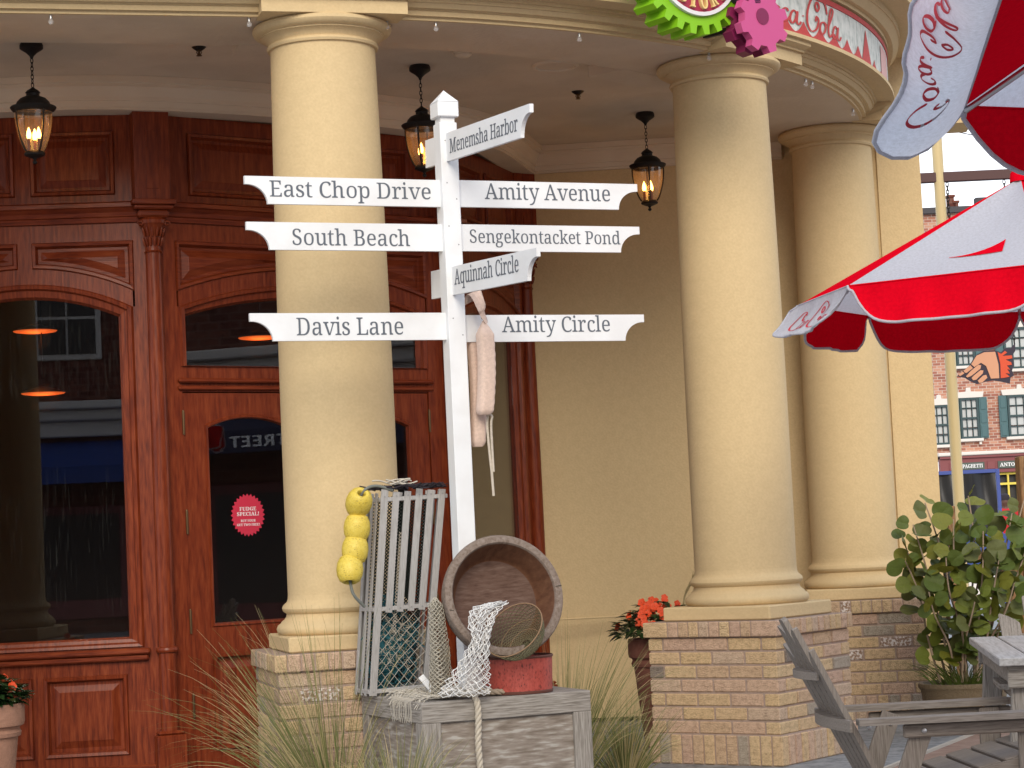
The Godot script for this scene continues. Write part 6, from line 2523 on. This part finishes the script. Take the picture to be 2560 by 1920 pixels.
func hand_sign(at: Vector3) -> void:
	var t := thing("hand_sign", "cut-out sign of a pointing hand with a flaming cuff", "sign", at)
	var up := Vector2(0, 0)
	var plate := PackedVector2Array([Vector2(0.0, 0.10), Vector2(0.13, 0.20), Vector2(0.20, 0.30), Vector2(0.28, 0.345), Vector2(0.40, 0.345), Vector2(0.46, 0.32), Vector2(0.50, 0.36), Vector2(0.56, 0.36), Vector2(0.61, 0.41), Vector2(0.605, 0.33), Vector2(0.57, 0.28), Vector2(0.585, 0.20), Vector2(0.56, 0.13), Vector2(0.575, 0.08), Vector2(0.54, 0.06), Vector2(0.53, 0.0), Vector2(0.44, 0.025), Vector2(0.36, 0.04), Vector2(0.28, 0.03), Vector2(0.20, 0.01), Vector2(0.13, 0.045), Vector2(0.08, 0.08)])
	var s := Sh.new()
	s.extrude(plate, -0.012, 0.0)
	part(t, s, "backing", M.hand_line)
	var sh := Sh.new()
	for poly in [
		[[0.015, 0.112], [0.06, 0.145], [0.075, 0.125], [0.03, 0.10]],
		[[0.068, 0.152], [0.14, 0.205], [0.165, 0.175], [0.10, 0.130], [0.082, 0.132]],
		[[0.15, 0.215], [0.21, 0.30], [0.29, 0.33], [0.40, 0.33], [0.425, 0.20], [0.425, 0.06], [0.34, 0.06], [0.30, 0.19], [0.25, 0.225], [0.18, 0.185]],
		[[0.09, 0.095], [0.14, 0.145], [0.22, 0.205], [0.25, 0.20], [0.24, 0.165], [0.15, 0.10], [0.105, 0.082]],
		[[0.145, 0.075], [0.17, 0.10], [0.24, 0.15], [0.27, 0.145], [0.26, 0.115], [0.19, 0.055], [0.16, 0.052]],
		[[0.205, 0.045], [0.265, 0.095], [0.295, 0.10], [0.305, 0.07], [0.25, 0.025], [0.22, 0.022]]]:
		var p := PackedVector2Array()
		for q in poly:
			p.append(Vector2(q[0], q[1]))
		sh.extrude(p, 0.001, 0.006)
	part(t, sh, "hand", M.hand_skin)
	var c := Sh.new()
	c.extrude(PackedVector2Array([Vector2(0.425, 0.325), Vector2(0.46, 0.305), Vector2(0.50, 0.335), Vector2(0.52, 0.315), Vector2(0.47, 0.285), Vector2(0.565, 0.285), Vector2(0.57, 0.255), Vector2(0.50, 0.245), Vector2(0.555, 0.215), Vector2(0.56, 0.19), Vector2(0.51, 0.185), Vector2(0.54, 0.14), Vector2(0.51, 0.15), Vector2(0.535, 0.10), Vector2(0.49, 0.11), Vector2(0.53, 0.07), Vector2(0.46, 0.06), Vector2(0.44, 0.06), Vector2(0.445, 0.20)]), 0.001, 0.006)
	part(t, c, "cuff", M.hand_cuff)


# ---------------------------------------------------------------- the street behind the viewer, mirrored in the shop windows
func street_facade(called: String, label: String, at: Vector3, turn: float, w: float, awning: Material, text: String) -> void:
	var t := thing(called, label, "building", at, turn)
	var s := Sh.new()
	s.box(Vector3(w, 8.0, 4.0), Vector3(0, 4.0, -2.0))
	part(t, s, "wall", M.far_brick_dark)
	var c := Sh.new()
	c.box(Vector3(w + 0.2, 0.14, 0.50), Vector3(0, 4.02, 0.24), 0.02)
	c.box(Vector3(w + 0.1, 0.20, 0.36), Vector3(0, 3.85, 0.17), 0.03)
	c.box(Vector3(w + 0.05, 0.28, 0.22), Vector3(0, 3.61, 0.10), 0.02)
	part(t, c, "cornice", M.stone_white)
	var c2 := Sh.new()
	c2.box(Vector3(w + 0.3, 0.4, 0.7), Vector3(0, 8.0, 0.2), 0.05)
	part(t, c2, "roof_cornice", M.stone_white)
	var n := int(w / 2.4)
	for k in n:
		var x := (k - (n - 1) * 0.5) * 2.4
		var f := Sh.new()
		f.box(Vector3(1.2, 1.5, 0.12), Vector3(x, 5.6, 0.02), 0.02)
		var wn := part(t, f, "window", M.stone_white)
		for i in 2:
			for j in 2:
				var p := Sh.new()
				p.box(Vector3(0.48, 0.62, 0.02), Vector3(x - 0.26 + i * 0.52, 5.26 + j * 0.68, 0.09))
				part(wn, p, "pane", M.shop_dark)
		var sf := Sh.new()
		sf.box(Vector3(1.9, 2.0, 0.08), Vector3(x, 1.25, 0.02), 0.02)
		var so := part(t, sf, "shop_window", M.shop_maroon)
		var sp := Sh.new()
		sp.box(Vector3(1.6, 1.5, 0.02), Vector3(x, 1.35, 0.07))
		part(so, sp, "pane", M.shop_dark)
	var a := Sh.new()
	a.sweep([Vector3(-w * 0.46, 0, 0), Vector3(w * 0.46, 0, 0)], [Vector3(0, 0, 1), Vector3(0, 0, 1)], [Vector2(0.0, 3.4), Vector2(0.7, 3.15), Vector2(1.1, 2.92), Vector2(1.1, 2.62)])
	var ao := part(t, a, "awning", awning)
	if text != "":
		lettering(ao, text, "Droid Sans", Transform3D(Basis.IDENTITY, Vector3(-0.9, 2.69, 1.105)), 1.9, 0.15, M.print_white, 0.004, 700)


func build_street_behind() -> void:
	street_facade("brick_shop_row", "brick shop row with a bright blue awning mirrored in the window", Vector3(-2.0, 0, 14.0), PI, 15.0, M.awning_blue, "")
	street_facade("corner_shop", "brick shop with a lettered navy awning mirrored in the door", Vector3(14.2, 0, -6.2), -PI / 2, 12.0, M.awning_navy, "STREET HIDES")


# ---------------------------------------------------------------- people
func surface_net(bones: Array, cell: float) -> Sh:
	var lo := Vector3(1e9, 1e9, 1e9)
	var hi := -lo
	for b in bones:
		for q in [0, 1]:
			var r: Vector3 = Vector3.ONE * (b[2 + q] + cell * 2.0)
			lo = lo.min(b[q] - r)
			hi = hi.max(b[q] + r)
	var nx := int((hi.x - lo.x) / cell) + 2
	var ny := int((hi.y - lo.y) / cell) + 2
	var nz := int((hi.z - lo.z) / cell) + 2
	var f := PackedFloat32Array()
	f.resize(nx * ny * nz)
	for k in nz:
		for j in ny:
			for i in nx:
				var p := lo + Vector3(i, j, k) * cell
				var d := 1e9
				for b in bones:
					var ab: Vector3 = b[1] - b[0]
					var u := clampf((p - b[0]).dot(ab) / maxf(1e-6, ab.length_squared()), 0.0, 1.0)
					var e: float = p.distance_to(b[0] + ab * u) - lerpf(b[2], b[3], u)
					var h := clampf(0.5 + 0.5 * (d - e) / 0.03, 0.0, 1.0)
					d = lerpf(d, e, h) - 0.03 * h * (1.0 - h) if d < 1e8 else e
				f[(k * ny + j) * nx + i] = d
	var s := Sh.new()
	var id := {}
	var pts := PackedVector3Array()
	for k in nz - 1:
		for j in ny - 1:
			for i in nx - 1:
				var sum := Vector3.ZERO
				var cnt := 0
				var base := (k * ny + j) * nx + i
				for e in [[0, 1], [0, 2], [0, 4], [1, 3], [1, 5], [2, 3], [2, 6], [3, 7], [4, 5], [4, 6], [5, 7], [6, 7]]:
					var a: int = e[0]
					var b: int = e[1]
					var fa := f[base + (a & 1) + ((a >> 1) & 1) * nx + ((a >> 2) & 1) * nx * ny]
					var fb := f[base + (b & 1) + ((b >> 1) & 1) * nx + ((b >> 2) & 1) * nx * ny]
					if (fa < 0.0) != (fb < 0.0):
						var u := fa / (fa - fb)
						sum += Vector3(a & 1, (a >> 1) & 1, (a >> 2) & 1).lerp(Vector3(b & 1, (b >> 1) & 1, (b >> 2) & 1), u)
						cnt += 1
				if cnt > 0:
					id[base] = pts.size()
					pts.append(lo + (Vector3(i, j, k) + sum / cnt) * cell)
	var quads := []
	for k in range(1, nz - 1):
		for j in range(1, ny - 1):
			for i in range(1, nx - 1):
				var base := (k * ny + j) * nx + i
				var f0 := f[base]
				for ax in 3:
					var st: int = [1, nx, nx * ny][ax]
					var f1 := f[base + st]
					if (f0 < 0.0) == (f1 < 0.0):
						continue
					var s1: int = [nx, nx * ny, 1][ax]
					var s2: int = [nx * ny, 1, nx][ax]
					var q := [base, base - s1, base - s1 - s2, base - s2]
					if f0 > 0.0:
						q.reverse()
					if id.has(q[0]) and id.has(q[1]) and id.has(q[2]) and id.has(q[3]):
						quads.append([id[q[0]], id[q[1]], id[q[2]], id[q[3]]])
	var nn := PackedVector3Array()
	nn.resize(pts.size())
	for q in quads:
		var g := (pts[q[2]] - pts[q[0]]).cross(pts[q[3]] - pts[q[1]])
		for e in q:
			nn[e] += g
	for k in pts.size():
		s.add(pts[k], nn[k].normalized() if nn[k].length() > 0 else Vector3.UP)
	for q in quads:
		s.ix.append_array(PackedInt32Array([q[0], q[1], q[2], q[0], q[2], q[3]]))
	return s


func build_people() -> void:
	var t := thing("person", "person in a red top standing beyond the bush with an arm out", "person", Vector3(8.93, 0, -40.0))
	var hip := 0.92
	var body := []
	for sx in [-1.0, 1.0]:
		body.append([Vector3(sx * 0.09, hip, 0), Vector3(sx * 0.10, 0.50, 0.02), 0.085, 0.058])
		body.append([Vector3(sx * 0.10, 0.50, 0.02), Vector3(sx * 0.11, 0.08, -0.02), 0.055, 0.038])
		body.append([Vector3(sx * 0.11, 0.045, -0.03), Vector3(sx * 0.12, 0.035, 0.14), 0.04, 0.032])
	body.append([Vector3(0, hip, 0), Vector3(0, 1.22, 0), 0.13, 0.135])
	body.append([Vector3(-0.14, 1.36, 0), Vector3(0.14, 1.36, 0), 0.065, 0.065])
	body.append([Vector3(0, 1.22, 0), Vector3(0, 1.36, 0), 0.13, 0.10])
	body.append([Vector3(0, 1.40, 0), Vector3(0, 1.50, 0.01), 0.05, 0.05])
	body.append([Vector3(0, 1.56, 0.015), Vector3(0, 1.63, 0.0), 0.075, 0.088])
	body.append([Vector3(0, 1.56, 0.09), Vector3(0, 1.575, 0.10), 0.012, 0.010])
	var arms := [[Vector3(-0.18, 1.36, 0), Vector3(-0.30, 1.14, 0.04), 0.05, 0.042], [Vector3(-0.30, 1.14, 0.04), Vector3(-0.34, 0.95, 0.18), 0.038, 0.028], [Vector3(0.18, 1.36, 0), Vector3(0.25, 1.10, -0.02), 0.05, 0.042], [Vector3(0.25, 1.10, -0.02), Vector3(0.24, 0.88, 0.10), 0.038, 0.028]]
	body.append_array(arms)
	for a in [[Vector3(-0.34, 0.95, 0.18), -1.0], [Vector3(0.24, 0.88, 0.10), 1.0]]:
		for k in 4:
			body.append([a[0], a[0] + Vector3((k - 1.5) * 0.018, -0.10 - 0.01 * (1.5 - absf(k - 1.5)), 0.05), 0.018, 0.009])
		body.append([a[0], a[0] + Vector3(-a[1] * 0.045, -0.045, 0.04), 0.014, 0.010])
	var b := part(t, surface_net(body, 0.032), "body", M.skin_brown)
	var sh := []
	for q in [[Vector3(0, 0.90, 0), Vector3(0, 1.22, 0), 0.145, 0.15], [Vector3(0, 1.22, 0), Vector3(0, 1.37, 0), 0.15, 0.10], [Vector3(-0.15, 1.36, 0), Vector3(0.15, 1.36, 0), 0.078, 0.078], [Vector3(-0.18, 1.36, 0), Vector3(-0.29, 1.16, 0.03), 0.066, 0.060], [Vector3(0.18, 1.36, 0), Vector3(0.24, 1.14, -0.01), 0.066, 0.060]]:
		sh.append(q)
	part(b, surface_net(sh, 0.034), "shirt", M.shirt_red)
	var tr := []
	for sx in [-1.0, 1.0]:
		tr.append([Vector3(sx * 0.085, hip - 0.02, 0), Vector3(sx * 0.10, 0.50, 0.02), 0.105, 0.075])
		tr.append([Vector3(sx * 0.10, 0.50, 0.02), Vector3(sx * 0.11, 0.10, -0.02), 0.075, 0.06])
	part(b, surface_net(tr, 0.034), "trousers", M.trousers)
	var ha := Sh.new()
	ha.xf = Transform3D(Basis.IDENTITY, Vector3(0, 1.615, -0.008))
	ha.lathe([Vector2(0.098, -0.02), Vector2(0.101, 0.02), Vector2(0.09, 0.07), Vector2(0.05, 0.10), Vector2(0.0, 0.108)], 18)
	part(b, ha, "hair", M.net_black)
